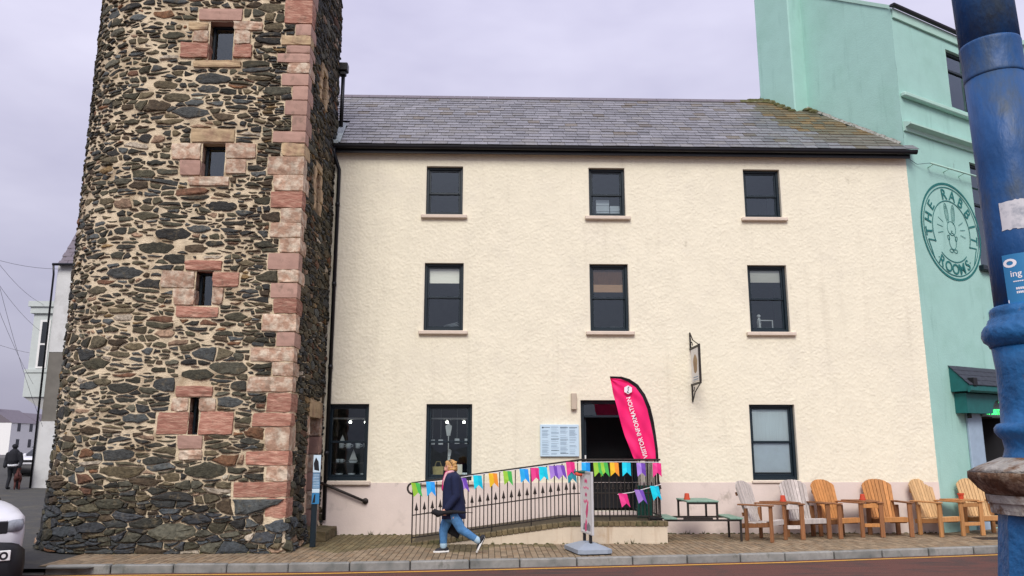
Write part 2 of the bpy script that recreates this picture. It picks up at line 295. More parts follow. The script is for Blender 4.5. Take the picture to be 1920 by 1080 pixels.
def streaks(m, col, sc, thr, amt):        # rain streaks and grime running down a wall
    t = m.node_tree; N = t.nodes.new; L = t.links.new; b = t.nodes['Principled BSDF']; src = b.inputs['Base Color'].links[0].from_socket
    tcn = N('ShaderNodeTexCoord'); mpn = N('ShaderNodeMapping'); mpn.inputs['Scale'].default_value = sc; L(tcn.outputs['Object'], mpn.inputs[0])
    n = N('ShaderNodeTexNoise'); n.inputs['Scale'].default_value = 1.0; n.inputs['Detail'].default_value = 8; n.inputs['Roughness'].default_value = .62; L(mpn.outputs[0], n.inputs[0])
    r = N('ShaderNodeMapRange'); r.inputs[1].default_value = thr[0]; r.inputs[2].default_value = thr[1]; r.inputs[4].default_value = amt; L(n.outputs['Fac'], r.inputs[0])
    mc = N('ShaderNodeMix'); mc.data_type = 'RGBA'; L(r.outputs[0], mc.inputs[0]); L(src, mc.inputs[6]); mc.inputs[7].default_value = (*col, 1); L(mc.outputs[2], b.inputs['Base Color'])
streaks(M['cast'], (0.52, 0.47, 0.36), (5.5, 5.5, .35), (.56, .80), .32); streaks(M['cast'], (0.30, 0.26, 0.19), (2.2, 2.2, 1.6), (.67, .76), .5)
[streaks(M[k], (0.13, 0.10, 0.07), (5, 5, 4), (.56, .72), .65) for k in ('quoin', 'quoinw', 'quoinr', 'quoinc')]
streaks(M['mint'], (0.17, 0.33, 0.28), (4, 4, .4), (.58, .82), .6); streaks(M['mint'], (0.14, 0.22, 0.18), (2.5, 2.5, 2), (.68, .76), .55)
streaks(M['plinth'], (0.33, 0.28, 0.22), (3, 3, 2.2), (.64, .74), .6); streaks(M['rampw'], (0.36, 0.22, 0.11), (7, 7, .6), (.56, .74), .6)
streaks(M['road'], (0.045, 0.035, 0.032), (.5, 3.5, 1), (.52, .62), .7); streaks(M['kerb'], (0.07, 0.08, 0.06), (6, 6, 3), (.6, .7), .6)

# ================================================================== layout (metres; X along the house front, Y away from the camera)
YH = on_z(600, 1003).y                 # house front
XL, XR = -3.49, 9.58                   # house ends
ZE = 8.36                              # wall head
YT = on_z(545, 1036).y; XT = -3.49     # tower front and right face
YB = 17.35                             # tower back on the right face
rng = random.Random(7)

# ------------------------------------------------------------------ ground, road, pavement
def sheet(name, pts, z, mat, label, cat):
    m = MB(); m.add([(x, y, z) for x, y in pts], [tuple(range(len(pts)))])
    return tag(part(name, m, mat), label, cat, kind='structure')
sheet('ground', [(-900, -600), (900, -600), (900, 1400), (-900, 1400)], -0.16, M['ground'], 'grey ground reaching to the horizon', 'ground')
KP = [(-900, 1071), (-300, 1066), (60, 1063), (150, 1060.5), (590, 1057), (800, 1053), (1200, 1044), (1460, 1038), (1880, 1024), (2250, 1011)]
kerb = [on_z(x, y) for x, y in KP]
def kline(x):                          # kerb face line Y at X
    for a, b in zip(kerb[:-1], kerb[1:]):
        if a.x <= x <= b.x: return a.y + (b.y - a.y) * (x - a.x) / (b.x - a.x)
    return kerb[0].y if x < kerb[0].x else kerb[-1].y
X0K = on_z(62, 1063).x                 # pavement ends at the side street
rx = [-60, -30] + [kerb[0].x + i * 0.5 for i in range(int((kerb[-1].x - kerb[0].x) / 0.5))] + [14, 40]
sheet('road', [(-60, -8), (40, -8)] + [(x, kline(x) + 0.02) for x in reversed(rx)], -0.12, M['road'], 'red brown asphalt road along the kerb', 'road')
m = MB()                               # yellow line, 3 strips of quads following the kerb
xs = [x for x in rx if -14 < x < 14]
for a, b in zip(xs[:-1], xs[1:]):
    m.add([(a, kline(a) - 0.16, -0.116), (b, kline(b) - 0.16, -0.116), (b, kline(b) - 0.25, -0.116), (a, kline(a) - 0.25, -0.116)], [(0, 1, 2, 3)])
tag(part('road_marking', m, M['yellow']), 'worn yellow line painted on the road beside the kerb', 'road marking', kind='structure')
# side street on the left, rising a little
def zs(y): return -0.02 + max(0.0, (y - 15.0)) * 0.0065
m = MB(); ys = [kline(-9) + 0.02, 14.5, 15, 20, 30, 45, 70, 110, 160, 220]
for a, b in zip(ys[:-1], ys[1:]):
    m.add([(-60, a, zs(a)), (-6.0 if a < 14.4 else -5.5, a, zs(a)), (-6.0 if b < 14.4 else -5.5, b, zs(b)), (-60, b, zs(b))], [(0, 1, 2, 3)])
tag(part('side_street', m, M['tar']), 'dark asphalt side street running back past the tower', 'street', kind='structure')
pav = thing('pavement', (0, 15, 0), 'buff brick paved pavement with granite kerb in front of the house', 'pavement'); pav['kind'] = 'structure'
XE = 14.0
m = MB(); pxs = [X0K + (XE - X0K) * i / 40 for i in range(41)]
for a, b in zip(pxs[:-1], pxs[1:]): m.add([(a, kline(a) + 0.1, -0.012), (b, kline(b) + 0.1, -0.012), (b, 24, -0.012), (a, 24, -0.012)], [(0, 1, 2, 3)])
part('paving_bed', m, M['joint'], pav)
V, Fc, C = [], [], []
PW, PL, G = 0.102, 0.204, 0.010
def in_solid(x, y):
    if x < XT - 0.05 and y > YT + 0.1 and x > -7.6: return True
    return y > YH + 0.15 and x < XR
col_i = 0; x = X0K
while x < XE - 1:
    col_i += 1; yy = kline(x) + 0.16 + (PL / 2 if col_i % 2 else 0) - 0.1
    while yy < (YH + 0.2 if x < XR else 22):
        y0 = max(yy, kline(x + PW / 2) + 0.155); y1 = yy + PL
        if y1 - y0 > 0.03 and not in_solid(x, yy):
            g = G / 2; j = rng.uniform(-0.0025, 0.0025); b = len(V); bv = 0.008
            tz = [j + rng.uniform(-0.0012, 0.0012) for _ in range(4)]
            P4 = [(x + g, y0 + g), (x + PW - g, y0 + g), (x + PW - g, y1 - g), (x + g, y1 - g)]
            T4 = [(x + g + bv, y0 + g + bv), (x + PW - g - bv, y0 + g + bv), (x + PW - g - bv, y1 - g - bv), (x + g + bv, y1 - g - bv)]
            V += [(p[0], p[1], -0.014) for p in P4] + [(p[0], p[1], -0.004 + t) for p, t in zip(P4, tz)] + [(p[0], p[1], t) for p, t in zip(T4, tz)]
            Fc += [(b + 8, b + 9, b + 10, b + 11)] + [(b + 4 + k, b + 4 + (k + 1) % 4, b + 8 + (k + 1) % 4, b + 8 + k) for k in range(4)] + [(b + k, b + (k + 1) % 4, b + 4 + (k + 1) % 4, b + 4 + k) for k in range(4)]
            t = rng.uniform(0.78, 1.2); near = YH - y1
            base = rng.choice([(0.25, 0.19, 0.12), (0.22, 0.168, 0.105), (0.27, 0.205, 0.13), (0.24, 0.17, 0.10)])
            if -3.6 < x < 1.2 and y1 > 15.0 + 0.5 * math.sin(x * 3): base = tuple(u * v for u, v in zip(base, (0.62, 0.66, 0.52)))   # damp mossy corner of the paving
            C += [tuple(t * u for u in base)] * 9
        yy += PL
    x += PW
me = raw_mesh('pavers', V, Fc); colorize(me, C); o = link('pavers', me, M['paver'], pav); o['kind'] = 'stuff'
# kerb stones, each its own
x = X0K - 2.5; i = 0
while x < 13:
    L = 0.93 if i % 5 else 0.8; x1 = x + L; i += 1
    drop = -0.09 if x < X0K - 0.3 else 0.0
    a = Vector((x, kline(x), 0)); b = Vector((x1, kline(x1), 0)); d = (b - a).normalized(); n = Vector((-d.y, d.x, 0))
    Mx = Matrix(((d.x, n.x, 0, a.x), (d.y, n.y, 0, a.y), (0, 0, 1, 0), (0, 0, 0, 1)))
    mb = MB(); mb.bbox(0.006, L - 0.006, 0, 0.15, -0.14, 0.004 + drop + rng.uniform(-0.004, 0.004), 0.014, Mx)
    part('kerb_stone', mb, M['kerb'], pav); x = x1
mb = MB(); p = on_z(1862, 1010)        # metal cover by the chairs' end
mb.bbox(p.x - 0.32, p.x + 0.32, p.y - 0.2, p.y + 0.2, -0.01, 0.008, 0.004); part('drain_cover', mb, M['iron'], pav)

# ------------------------------------------------------------------ the cream house
house = thing('custom_house', (3, YH, 0), 'cream roughcast three-storey house with slate roof and pink plinth', 'house')
def wx(px, py): return on_y(px, py, YH).x
def wz(px, py): return on_y(px, py, YH).z
WIN = {  # name: left, right, top, bottom in photo pixels, sill px pair
    'ta': (799, 868, 312, 403), 'tb': (1104, 1172, 313, 405), 'tc': (1395, 1464, 318, 410),
    'ma': (795, 869, 491, 620), 'mb': (1106, 1179, 497, 622), 'mc': (1404, 1478, 496, 621),
    'gl': (611, 690, 757, 905), 'ga': (798, 885, 757, 901), 'gc': (1408, 1494, 759, 901)}
HOLE = {}
for k, (l, r, t, b) in WIN.items():
    cy = (t + b) / 2; cx = (l + r) / 2
    HOLE[k] = (wx(l, cy), wx(r, cy), wz(cx, b), wz(cx, t))
zt = {'t': (6.84, 7.99), 'm': (4.24, 5.75), 'g': (1.08, 2.67)}
for k in HOLE: HOLE[k] = HOLE[k][:2] + zt[k[0]]
DX0, DX1 = wx(1090, 860), wx(1197, 860); DZ0, DZ1 = 0.45, wz(1140, 750)
HOLE['door'] = (DX0, DX1, DZ0, DZ1)
ZP = 1.04                               # plinth top
def seg(a, b, st):
    n = max(1, int(round((b - a) / st))); return [a + (b - a) * i / n for i in range(n)]
def wall_grid(x0, x1, z0, z1, holes, st, amp, seedn, yoff):
    bx = sorted({x0, x1} | {h[i] for h in holes for i in (0, 1) if x0 < h[i] < x1}); bz = sorted({z0, z1} | {h[i] for h in holes for i in (2, 3) if z0 < h[i] < z1})
    gx = sum((seg(a, b, st) for a, b in zip(bx[:-1], bx[1:])), []) + [x1]; gz = sum((seg(a, b, st) for a, b in zip(bz[:-1], bz[1:])), []) + [z1]
    gx, gz = np.array(gx), np.array(gz); A, B = np.meshgrid(gx, gz)
    h = 0.36 * vnoise(A, B, 0.036, seedn) + 0.5 * vnoise(A + 3, B, 0.028, seedn + 1) + 0.25 * (vnoise(A, B, 0.9, seedn + 2) - 0.5)
    h = np.clip(h - 0.28, 0, 1) * amp
    fade = np.ones_like(A)
    for q in holes:
        dx = np.maximum(np.maximum(q[0] - A, A - q[1]), 0); dz = np.maximum(np.maximum(q[2] - B, B - q[3]), 0)
        d = np.hypot(dx, dz); fade = np.minimum(fade, np.clip((d - 0.025) / 0.05, 0, 1))
    Yv = yoff - h * fade
    W = len(gx); vs = np.stack([A, Yv, B], -1).reshape(-1, 3)
    fs = []
    cxm = (gx[:-1] + gx[1:]) / 2; czm = (gz[:-1] + gz[1:]) / 2; keep = np.ones((len(czm), len(cxm)), bool)
    for q in holes: keep &= ~((cxm[None, :] > q[0]) & (cxm[None, :] < q[1]) & (czm[:, None] > q[2]) & (czm[:, None] < q[3]))
    jj, ii = np.nonzero(keep); a = jj * W + ii
    return vs.tolist(), np.stack([a, a + 1, a + W + 1, a + W], 1).tolist()
v, f = wall_grid(XL - 0.06, XR, ZP, ZE, list(HOLE.values()), 0.0165, 0.0165, 11, YH)
link('wall', raw_mesh('wall', v, f), M['cast'], house, True)
v, f = wall_grid(XL - 0.06, XR, -0.06, ZP, list(HOLE.values()), 0.06, 0.006, 21, YH - 0.012)
link('plinth', raw_mesh('plinth', v, f), M['plinth'], house, True)
mb = MB(); mb.add([(XL, YH - 0.012, ZP), (XR, YH - 0.012, ZP), (XR, YH + 0.02, ZP + 0.004), (XL, YH + 0.02, ZP + 0.004)], [(0, 1, 2, 3)])
part('plinth_top', mb, M['plinth'], house)
# shell behind the front: sides, back, floors and a dim back-of-room wall
RS = math.tan(R(40)); YE = YH - 0.22; ZEV = ZE + 0.05
d = ray(1000, 186); t = (ZEV - HC - RS * YE) / (d.z - RS * d.y); YRG = d.y * t; ZRG = HC + d.z * t
YBK = 2 * YRG - YE
mb = MB()
mb.box(XL - 1.3, XL - 1.1, YH + 0.3, YBK - 0.3, 0, ZE); mb.box(XL - 1.1, XR - 2.2, YBK - 0.5, YBK - 0.3, 0, ZE); mb.box(XL - 1.3, XR, YH + 0.32, YBK - 0.3, ZE - 0.12, ZE - 0.02)
part('shell', mb, M['room'], house)
mb = MB()
for z in (0.32, 3.05, 5.9): mb.box(XL - 1.0, XR - 1.5, YH + 0.34, YH + 3.2, z - 0.1, z)
mb.box(XL - 1.0, XR - 1.4, YH + 3.2, YH + 3.3, 0, ZE - 0.13)
for x in (-2.1 + 0.35, 0.6, 4.2): mb.box(x, x + 0.1, YH + 0.34, YH + 3.19, 0.33, ZE - 0.14)
part('interior_wall', mb, M['room'], house)
mb = MB(); mb.box(DX0 - 0.2, DX1 + 0.2, YH + 1.6, YH + 1.65, 0.4, 3.0); mb.box(DX0 - 0.3, DX0 - 0.2, YH + 0.3, YH + 1.65, 0.4, 3.0); mb.box(DX1 + 0.2, DX1 + 0.3, YH + 0.3, YH + 1.65, 0.4, 3.0); mb.box(DX0 - 0.3, DX1 + 0.3, YH + 0.3, YH + 1.65, 2.95, 3.04)
part('hall_lining', mb, M['roomd'], house)
REC = 0.09
def window(k):
    x0, x1, z0, z1 = HOLE[k]; y = YH + REC; W = x1 - x0; g = 0.0
    mb = MB()                                    # plastered reveal
    for a in ((x0 - 0.03, x0 + 0.002, z0, z1), (x1 - 0.002, x1 + 0.03, z0, z1), (x0, x1, z1 - 0.002, z1 + 0.03), (x0, x1, z0 - 0.03, z0 + 0.002)): mb.box(a[0], a[1], YH - 0.001, YH + 0.33, a[2], a[3])
    fw = 0.062
    fr = MB()
    fr.bbox(x0 + .003, x0 + fw, y, y + 0.09, z0 + .003, z1 - .003, 0.006); fr.bbox(x1 - fw, x1 - .003, y, y + 0.09, z0 + .003, z1 - .003, 0.006)
    fr.bbox(x0 + fw, x1 - fw, y + .002, y + 0.088, z1 - fw, z1 - .003, 0.006); fr.bbox(x0 + fw, x1 - fw, y + .002, y + 0.088, z0 + .003, z0 + 0.075, 0.006)
    win = part('window', fr, M['frame'], house)
    part('reveal', mb, M['reveal'], win)
    zm = z0 + (z1 - z0) * (0.5 if k[0] != 't' else 0.47)
    for nm, a, b, yo in (('upper', zm - 0.02, z1 - fw, 0.035), ('lower', z0 + 0.075, zm + 0.022, 0.062)):
        s = MB(); xa, xb = x0 + fw, x1 - fw; w_ = 0.04
        s.bbox(xa, xa + w_, y + yo, y + yo + 0.035, a, b, 0.005); s.bbox(xb - w_, xb, y + yo, y + yo + 0.035, a, b, 0.005)
        s.bbox(xa + w_, xb - w_, y + yo + .001, y + yo + 0.034, a, a + 0.045, 0.005); s.bbox(xa + w_, xb - w_, y + yo + .001, y + yo + 0.034, b - 0.042, b, 0.005)
        part('sash', s, M['frame'], win)
        p = MB(); p.add([(xa + w_ - .004, y + yo + 0.018, a + 0.04), (xb - w_ + .004, y + yo + 0.018, a + 0.04), (xb - w_ + .004, y + yo + 0.018, b - 0.038), (xa + w_ - .004, y + yo + 0.018, b - 0.038)], [(0, 1, 2, 3)])
        part('pane', p, M['shopglass' if k in ('gl', 'ga') else 'glass'], win)
    s = MB(); e = 0.10 if k[0] != 'g' else 0.08
    if k != 'gc' : s.bbox(x0 - e, x1 + e, YH - 0.09, YH + REC - 0.002, z0 - 0.085, z0 - 0.002, 0.014)
    else: s.bbox(x0 - 0.03, x1 + 0.03, YH - 0.05, YH + REC - 0.002, z0 - 0.06, z0 - 0.002, 0.012)
    part('sill', s, M['sill'], win)
    return win
WINO = {k: window(k) for k in WIN}
def blind(k, za, mat, name='blind', zb=None):
    x0, x1, z0, z1 = HOLE[k]; h = z1 - z0; mb = MB()
    mb.box(x0 + 0.07, x1 - 0.07, YH + REC + 0.102, YH + REC + 0.106, z0 + h * za, z1 - 0.06 if zb is None else z0 + h * zb); part(name, mb, mat, WINO[k])
blind('ma', 0.72, M['blind']); blind('mb', 0.72, M['wbrown']); blind('mb', 0.60, M['blindo'], 'blind_lower_slat', 0.715); blind('mc', 0.76, M['blind'])
blind('gc', 0.5, M['net'], 'net_curtain'); blind('gc', 0.1, M['paper'], 'frosted_blind', 0.48)
# doorway
mb = MB()
for a in ((DX0 - 0.03, DX0 + .002, DZ0, DZ1), (DX1 - .002, DX1 + 0.03, DZ0, DZ1), (DX0, DX1, DZ1 - .002, DZ1 + 0.03), (DX0, DX1, DZ0 - 0.03, DZ0 + .002)): mb.box(a[0], a[1], YH - .001, YH + 0.33, a[2], a[3])
fr = MB(); y = YH + 0.12
fr.bbox(DX0 + .003, DX0 + 0.085, y, y + 0.1, DZ0 + .003, DZ1 - .003, .008); fr.bbox(DX1 - 0.085, DX1 - .003, y, y + 0.1, DZ0 + .003, DZ1 - .003, .008); fr.bbox(DX0 + .085, DX1 - .085, y + .002, y + .098, DZ1 - 0.08, DZ1 - .003, .008)
zr = wz(1140, 778); fr.bbox(DX0 + .085, DX1 - .085, y + .002, y + .098, zr - 0.05, zr, .006)
dr = part('doorway', fr, M['frame'], house); part('reveal', mb, M['reveal'], dr)
p = MB(); p.add([(DX0 + .08, y + .05, zr), (DX1 - .08, y + .05, zr), (DX1 - .08, y + .05, DZ1 - .08), (DX0 + .08, y + .05, DZ1 - .08)], [(0, 1, 2, 3)]); part('transom_pane', p, M['glass'], dr)
mb = MB(); mb.bbox(DX0 + 0.09, DX0 + 0.14, y + 0.1, YH + 1.1, DZ0 + .01, zr - 0.06, .006); dl = part('open_door', mb, M['frame'], dr)
mb = MB(); mb.bbox(DX0 + 0.088, DX0 + 0.12, y + 0.02, y + 0.099, 1.42, 1.6, .004); part('lock_plate', mb, M['white'], dr)
# roof: slates in courses, gutter, fascia, ridge
SL = math.hypot(YRG - YE, ZRG - ZEV); ey, ez = (YRG - YE) / SL, (ZRG - ZEV) / SL
mb = MB(); mb.add([(XL - 1.6, YE, ZEV - .03), (XR + .05, YE, ZEV - .03), (XR - 2.6, YRG, ZRG - .03), (XL - 1.6, YRG, ZRG - .03)], [(0, 1, 2, 3)])
mb.add([(XL - 1.6, YBK, ZEV - .03), (XR - 4, YBK, ZEV - .03), (XR - 2.6, YRG, ZRG - .03), (XL - 1.6, YRG, ZRG - .03)], [(0, 1, 2, 3)])
roof = part('roof', mb, M['felt'], house)
GA = 0.205; NC = int(SL / GA); slv, slf, slc = [], [], []; nsl = 0
GDIR = None
for c in range(NC + 1):
    x = XL - 0.02 + (0.15 if c % 2 else 0) - (0.0 if c < 8 else 1.4); s0 = c * GA
    while x < XR + 0.02 - (s0 / SL) * 2.0:
        wd = rng.uniform(0.27, 0.31)
        s1 = min(s0 + GA * 1.55, SL); lift = rng.uniform(0.014, 0.022); th = 0.013; g = 0.004
        q = [(x + g, s0 + rng.uniform(-.006, .006)), (x + wd - g, s0 + rng.uniform(-.006, .006)), (x + wd - g, s1), (x + g, s1)]
        P = lambda a, s, h: (a, YE + ey * s - ez * h, ZEV + ez * s + ey * h)
        hs = [lift + th, lift + th, 0.012, 0.012]
        vs = [P(a, s, h) for (a, s), h in zip(q, hs)] + [P(a, s, h - th) for (a, s), h in zip(q, hs)]
        fs = [(0, 1, 2, 3), (4, 7, 6, 5), (0, 4, 5, 1), (1, 5, 6, 2), (2, 6, 7, 3), (3, 7, 4, 0)]
        t = rng.uniform(0.82, 1.18); cl = rng.choice([(0.165, 0.165, 0.175), (0.18, 0.18, 0.19), (0.15, 0.15, 0.158), (0.19, 0.187, 0.198), (0.165, 0.16, 0.155)])
        ms = (x - (XR - 1.45 - s0 * 0.42)) + rng.uniform(-0.3, 0.3)
        if ms > -0.25 and s0 > 0.2: cl = rng.choice([(0.12, 0.10, 0.062), (0.13, 0.10, 0.055), (0.11, 0.10, 0.065), (0.17, 0.11, 0.045)]) if s0 > 1.0 else (0.14, 0.125, 0.10)
        elif rng.random() < 0.05: cl = (0.13, 0.11, 0.08)
        cl = tuple(u * t for u in cl)
        if nsl < 300:
            me = raw_mesh('slate', vs, fs); colorize(me, [cl] * 6); link('slate', me, M['slate'], roof); nsl += 1
        else:
            b = len(slv); slv += vs; slf += [tuple(i + b for i in f_) for f_ in fs]; slc += [cl] * 6
        x += wd
me = raw_mesh('slates', slv, slf); colorize(me, slc); o = link('upper_slates', me, M['slate'], roof); o['kind'] = 'stuff'
x = XL - 1.5
while x < XR - 2.0:
    mb = MB(); pr = [(-.13, -.095), (-.02, .02), (.02, .02), (.13, -.095), (.1, -.11), (0, -.01), (-.1, -.11)]
    mb.prism(pr, lambda a, b, dd: Vector((dd, YRG + a, ZRG + 0.035 + b)), x + .004, x + .446); part('ridge_tile', mb, M['moss' if x > XR - 3.2 else 'rslate'], roof); x += 0.45
mb = MB(); gp = [(0.0, 0.0)] + [(-0.11 + 0.11 * math.cos(a) - 0.0, -0.11 * math.sin(a) * 1.0) for a in [math.pi * i / 8 for i in range(9)]]
prof = [(0.06 * math.cos(a), -0.075 * math.sin(a)) for a in [math.pi * i / 10 for i in range(11)]] + [(-0.066, 0.012), (0.066, 0.012)]
GX0, GX1 = XL - 0.12, XR + 0.14
mb.prism(prof, lambda a, b, dd: Vector((dd, YE - 0.02 + a, ZEV - 0.035 + b)), GX0, GX1)
part('gutter', mb, M['black'], house, False)
mb = MB(); mb.bbox(GX0 + .02, XR + .02, YE + 0.05, YE + 0.09, ZE - 0.13, ZEV - 0.02, .004); part('fascia', mb, M['black'], house)
mb = MB(); mb.box(XL, XR - .01, YE + 0.09, YH + .02, ZE - 0.02, ZE + 0.01); part('soffit', mb, M['reveal'], house)
mb = MB(); xd = XL + 0.13
mb.tube([(xd - .1, YE - .02, ZEV - .1), (xd - .1, YE - .02, ZEV - .22), (xd, YH - 0.07, ZEV - 0.55), (xd, YH - 0.07, 0.3)], 0.042, 10)
for z in (1.6, 3.4, 5.2, 7.0): mb.tube([(xd, YH - .07, z), (xd, YH - .07, z + 0.09)], 0.052, 10)
part('downpipe', mb, M['black'], house, True)
mb = MB(); mb.box(XL - .18, XL + .12, YE - .1, YE + 0.4, ZEV - .02, ZEV + .05); mb.add([(XL - .05, YE - .03, ZEV + .06), (XL + .16, YE - .03, ZEV + .035), (XL + .1, YE + 1.0, ZEV + .9), (XL - .02, YE + 1.0, ZEV + .95)], [(0, 1, 2, 3)])
part('lead_flashing', mb, M['lead'], roof)
# small fittings on the front
mb = MB(); a = on_y(1071, 768, YH - .07); b = on_y(1081, 737, YH - .07); mb.bbox(a.x, b.x, YH - .1, YH - .005, a.z, b.z, .012); tag(part('outdoor_light', mb, M['beige']), 'small beige box light on the wall beside the doorway', 'light')
br = thing('information_board', (on_y(1049, 826, YH).x, YH, 1.6), 'pale blue printed information board on the wall beside the doorway', 'notice board')
a = on_y(1013, 856, YH - .04); b = on_y(1085, 796, YH - .04); mb = MB(); mb.bbox(a.x, b.x, YH - .06, YH - .012, a.z, b.z, .006); part('panel', mb, M['pboard'], br)
mb = MB(); mb2 = MB(); fn = lambda p, q, dd: Vector((p, YH - .06 + dd, q)); W_ = b.x - a.x
for c in range(4):
    z = b.z - 0.05 - (0.06 if c == 0 else 0); xa = a.x + 0.04 + c * W_ * 0.235
    while z > a.z + 0.04:
        if rng.random() < 0.85: mb.strip([(xa, z), (xa + W_ * rng.uniform(0.12, 0.2), z)], 0.006, fn, -.0015, .0005)
        z -= rng.choice([0.012, 0.012, 0.013, 0.03])
    for q in ((0.02,), (0.26, 0.5), (0.02, 0.28, 0.56), (0.02,))[c]: mb2.strip([(xa, b.z - .04 - q), (xa + W_ * .2, b.z - .04 - q)], 0.01, fn, -.002, .0005)
mb2.prism([(a.x + .04 + p, b.z - .05 - q) for p, q in ((0, 0), (.03, 0), (.03, .03), (0, .03))], fn, -.002, .0005)
part('printed_lines', mb, M['ink'], br); part('printed_headings', mb2, M['inkd'], br)
# hanging sign on iron bracket
YS = YH; a = on_y(1294, 653, YH); hs = thing('hanging_sign', (a.x, YH, 3.0), 'white picture sign hanging on black iron brackets from the cream wall', 'sign')
zt_, zb_ = on_y(1300, 655, YH).z, on_y(1300, 722, YH).z; x0 = a.x
LB = 0.75; ex = 0.0
mb = MB()
for z, s_ in ((zt_, 1), (zb_, -1)):
    mb.bbox(x0 - .02, x0 + .02, YH - LB, YH - .0, z - .02, z + .02, .004)
    mb.tube([(x0, YH - .03, z + s_ * .36), (x0, YH - .03, z)], .018, 6); mb.tube([(x0, YH - .03, z + s_ * .36), (x0, YH - .25, z + s_ * .17), (x0, YH - LB + .05, z + s_ * .02)], .012, 6)
    mb.tube([(x0, YH - .04, z + s_ * .12), (x0, YH - .16, z + s_ * .14), (x0, YH - .22, z + s_ * .06)], .01, 6); part('bracket', mb, M['iron'], hs); mb = MB()
mb = MB(); mb.bbox(x0 - .012, x0 + .012, YH - LB + .04, YH - .1, zb_ + .05, zt_ - .03, .004); bd = part('board', mb, M['white'], hs)
mb = MB(); mb.bbox(x0 - .022, x0 + .022, YH - LB - .01, YH - LB + .04, zb_ + .02, zt_ + .03, .006); part('edge_frame', mb, M['iron'], hs)
mb = MB(); fn = lambda p, q, dd: Vector((x0 - .012 + dd, p, q)); yc, zc = YH - .42, (zt_ + zb_) / 2 + .03
mb.prism([(yc + .16 * math.cos(t) * (1 + .12 * math.sin(5 * t)), zc + .2 * math.sin(t)) for t in [i * math.pi / 10 for i in range(20)]], fn, -.002, .001); part('printed_figure', mb, M['quoinc'], bd)
mb = MB()
for q in (.28, .33): mb.strip([(yc - .18, zc - q), (yc + .18, zc - q)], .02, fn, -.002, .001)
part('printed_line', mb, M['ink'], bd)
# display things behind the glass
def disp(name, mb, mat, label, cat, group=None, sm=False): return tag(part(name, mb, mat, None, sm), label, cat, group)
def shop(k, shelves):
    x0, x1, z0, z1 = HOLE[k]
    mb = MB(); mb.box(x0 - .1, x1 + .1, YH + .9, YH + 1.0, z1 - .42, z1 - .36)
    return x0, x1, z0, z1
x0, x1, z0, z1 = HOLE['gl']; yb = YH + 0.5
def spots(k, lab):
    x0, x1, z0, z1 = HOLE[k]
    t = thing('ceiling_light_rail', ((x0 + x1) / 2, YH + .75, z1 - .3), lab, 'ceiling light'); mb = MB(); mb.box(x0 - .02, x1 + .02, YH + .72, YH + .78, z1 - .30, z1 - .265); part('rail', mb, M['white'], t)
    for q in (.42, .8): mb = MB(); mb.lathe([(.028, 0), (.03, .03), (.022, .05)], 12, Matrix.Translation((x0 + (x1 - x0) * q, YH + .74, z1 - .385))); part('lamp', mb, M['spot'], t)
spots('gl', 'white light rail with two lit spots behind the window nearest the tower'); spots('ga', 'white light rail with two lit spots above the necklace bust')
sh = thing('display_shelf', ((x0 + x1) / 2, yb, z0), 'dark display shelves of ceramics behind the window nearest the tower', 'shelf')
ZSH = [z0 + .06, z0 + .36, z0 + .66]
for z in ZSH: mb = MB(); mb.box(x0 - .05, x1 + .05, YH + .38, YH + .68, z - .02, z); part('shelf_board', mb, M['shelf'], sh)
for x in (x0 - .06, x1 + .05): mb = MB(); mb.box(x - .01, x + .01, YH + .38, YH + .68, z0, ZSH[2] + .02); part('side_panel', mb, M['shelf'], sh)
def mug(x, y, z, s=1.0):
    mb = MB(); mb.lathe([(.035 * s, 0), (.042 * s, .02), (.045 * s, .09 * s), (.04 * s, .09 * s), (.036 * s, .02)], 12, Matrix.Translation((x, y, z))); mb.tube([(x + .04 * s, y, z + .07 * s), (x + .075 * s, y, z + .06 * s), (x + .075 * s, y, z + .035 * s), (x + .042 * s, y, z + .025 * s)], .008, 6); return mb
W_ = x1 - x0
for i, q in enumerate((.28, .45, .68, .88)): disp('mug', mug(x0 + W_ * q, YH + .46, ZSH[2], 1.25), M['ceramic'], 'pale ceramic mug on the upper dark shelf in the shop window', 'mug', 'mugs on the upper display shelf', True)
for i, q in enumerate((.2, .3)): disp('small_jug', mug(x0 + W_ * q, YH + .46, ZSH[1], .9), M['ceramic'], 'small pale jug on the middle dark shelf in the shop window', 'jug', 'small jugs on the middle display shelf', True)
for i, q in enumerate((.25, .55, .85)):
    mb = MB(); mb.lathe([(.04, 0), (.05, .02), (.09, .08), (.085, .08), (.045, .03)], 14, Matrix.Translation((x0 + W_ * q, YH + .46, ZSH[0]))); disp('bowl', mb, M['ceramic'], 'pale bowl on the lowest dark shelf in the shop window', 'bowl', 'bowls on the lowest display shelf', True)
def boat(x, y, z, s, label):
    t = thing('model_boat', (x, y, z), label, 'ornament'); mb = MB(); mb.prism([(-.1 * s, .05 * s), (-.07 * s, 0), (.07 * s, 0), (.11 * s, .05 * s)], lambda a, b, dd: Vector((x + a, y + dd, z + b)), -.03 * s, .03 * s); part('hull', mb, M['ceramic'], t)
    mb = MB(); mb.prism([(-.085 * s, .065 * s), (.09 * s, .065 * s), (0, .3 * s)], lambda a, b, dd: Vector((x + a, y + dd, z + b)), -.006, .006); part('sail', mb, M['white'], t)
boat(x0 + W_ * .58, YH + .45, ZSH[1], .95, 'model boat with white triangular sail on the middle shop shelf'); boat(x0 + W_ * .3, YH + .44, ZSH[2] + .118, .6, 'small model boat with white sail above the mugs')
x0, x1, z0, z1 = HOLE['ga']; W_ = x1 - x0
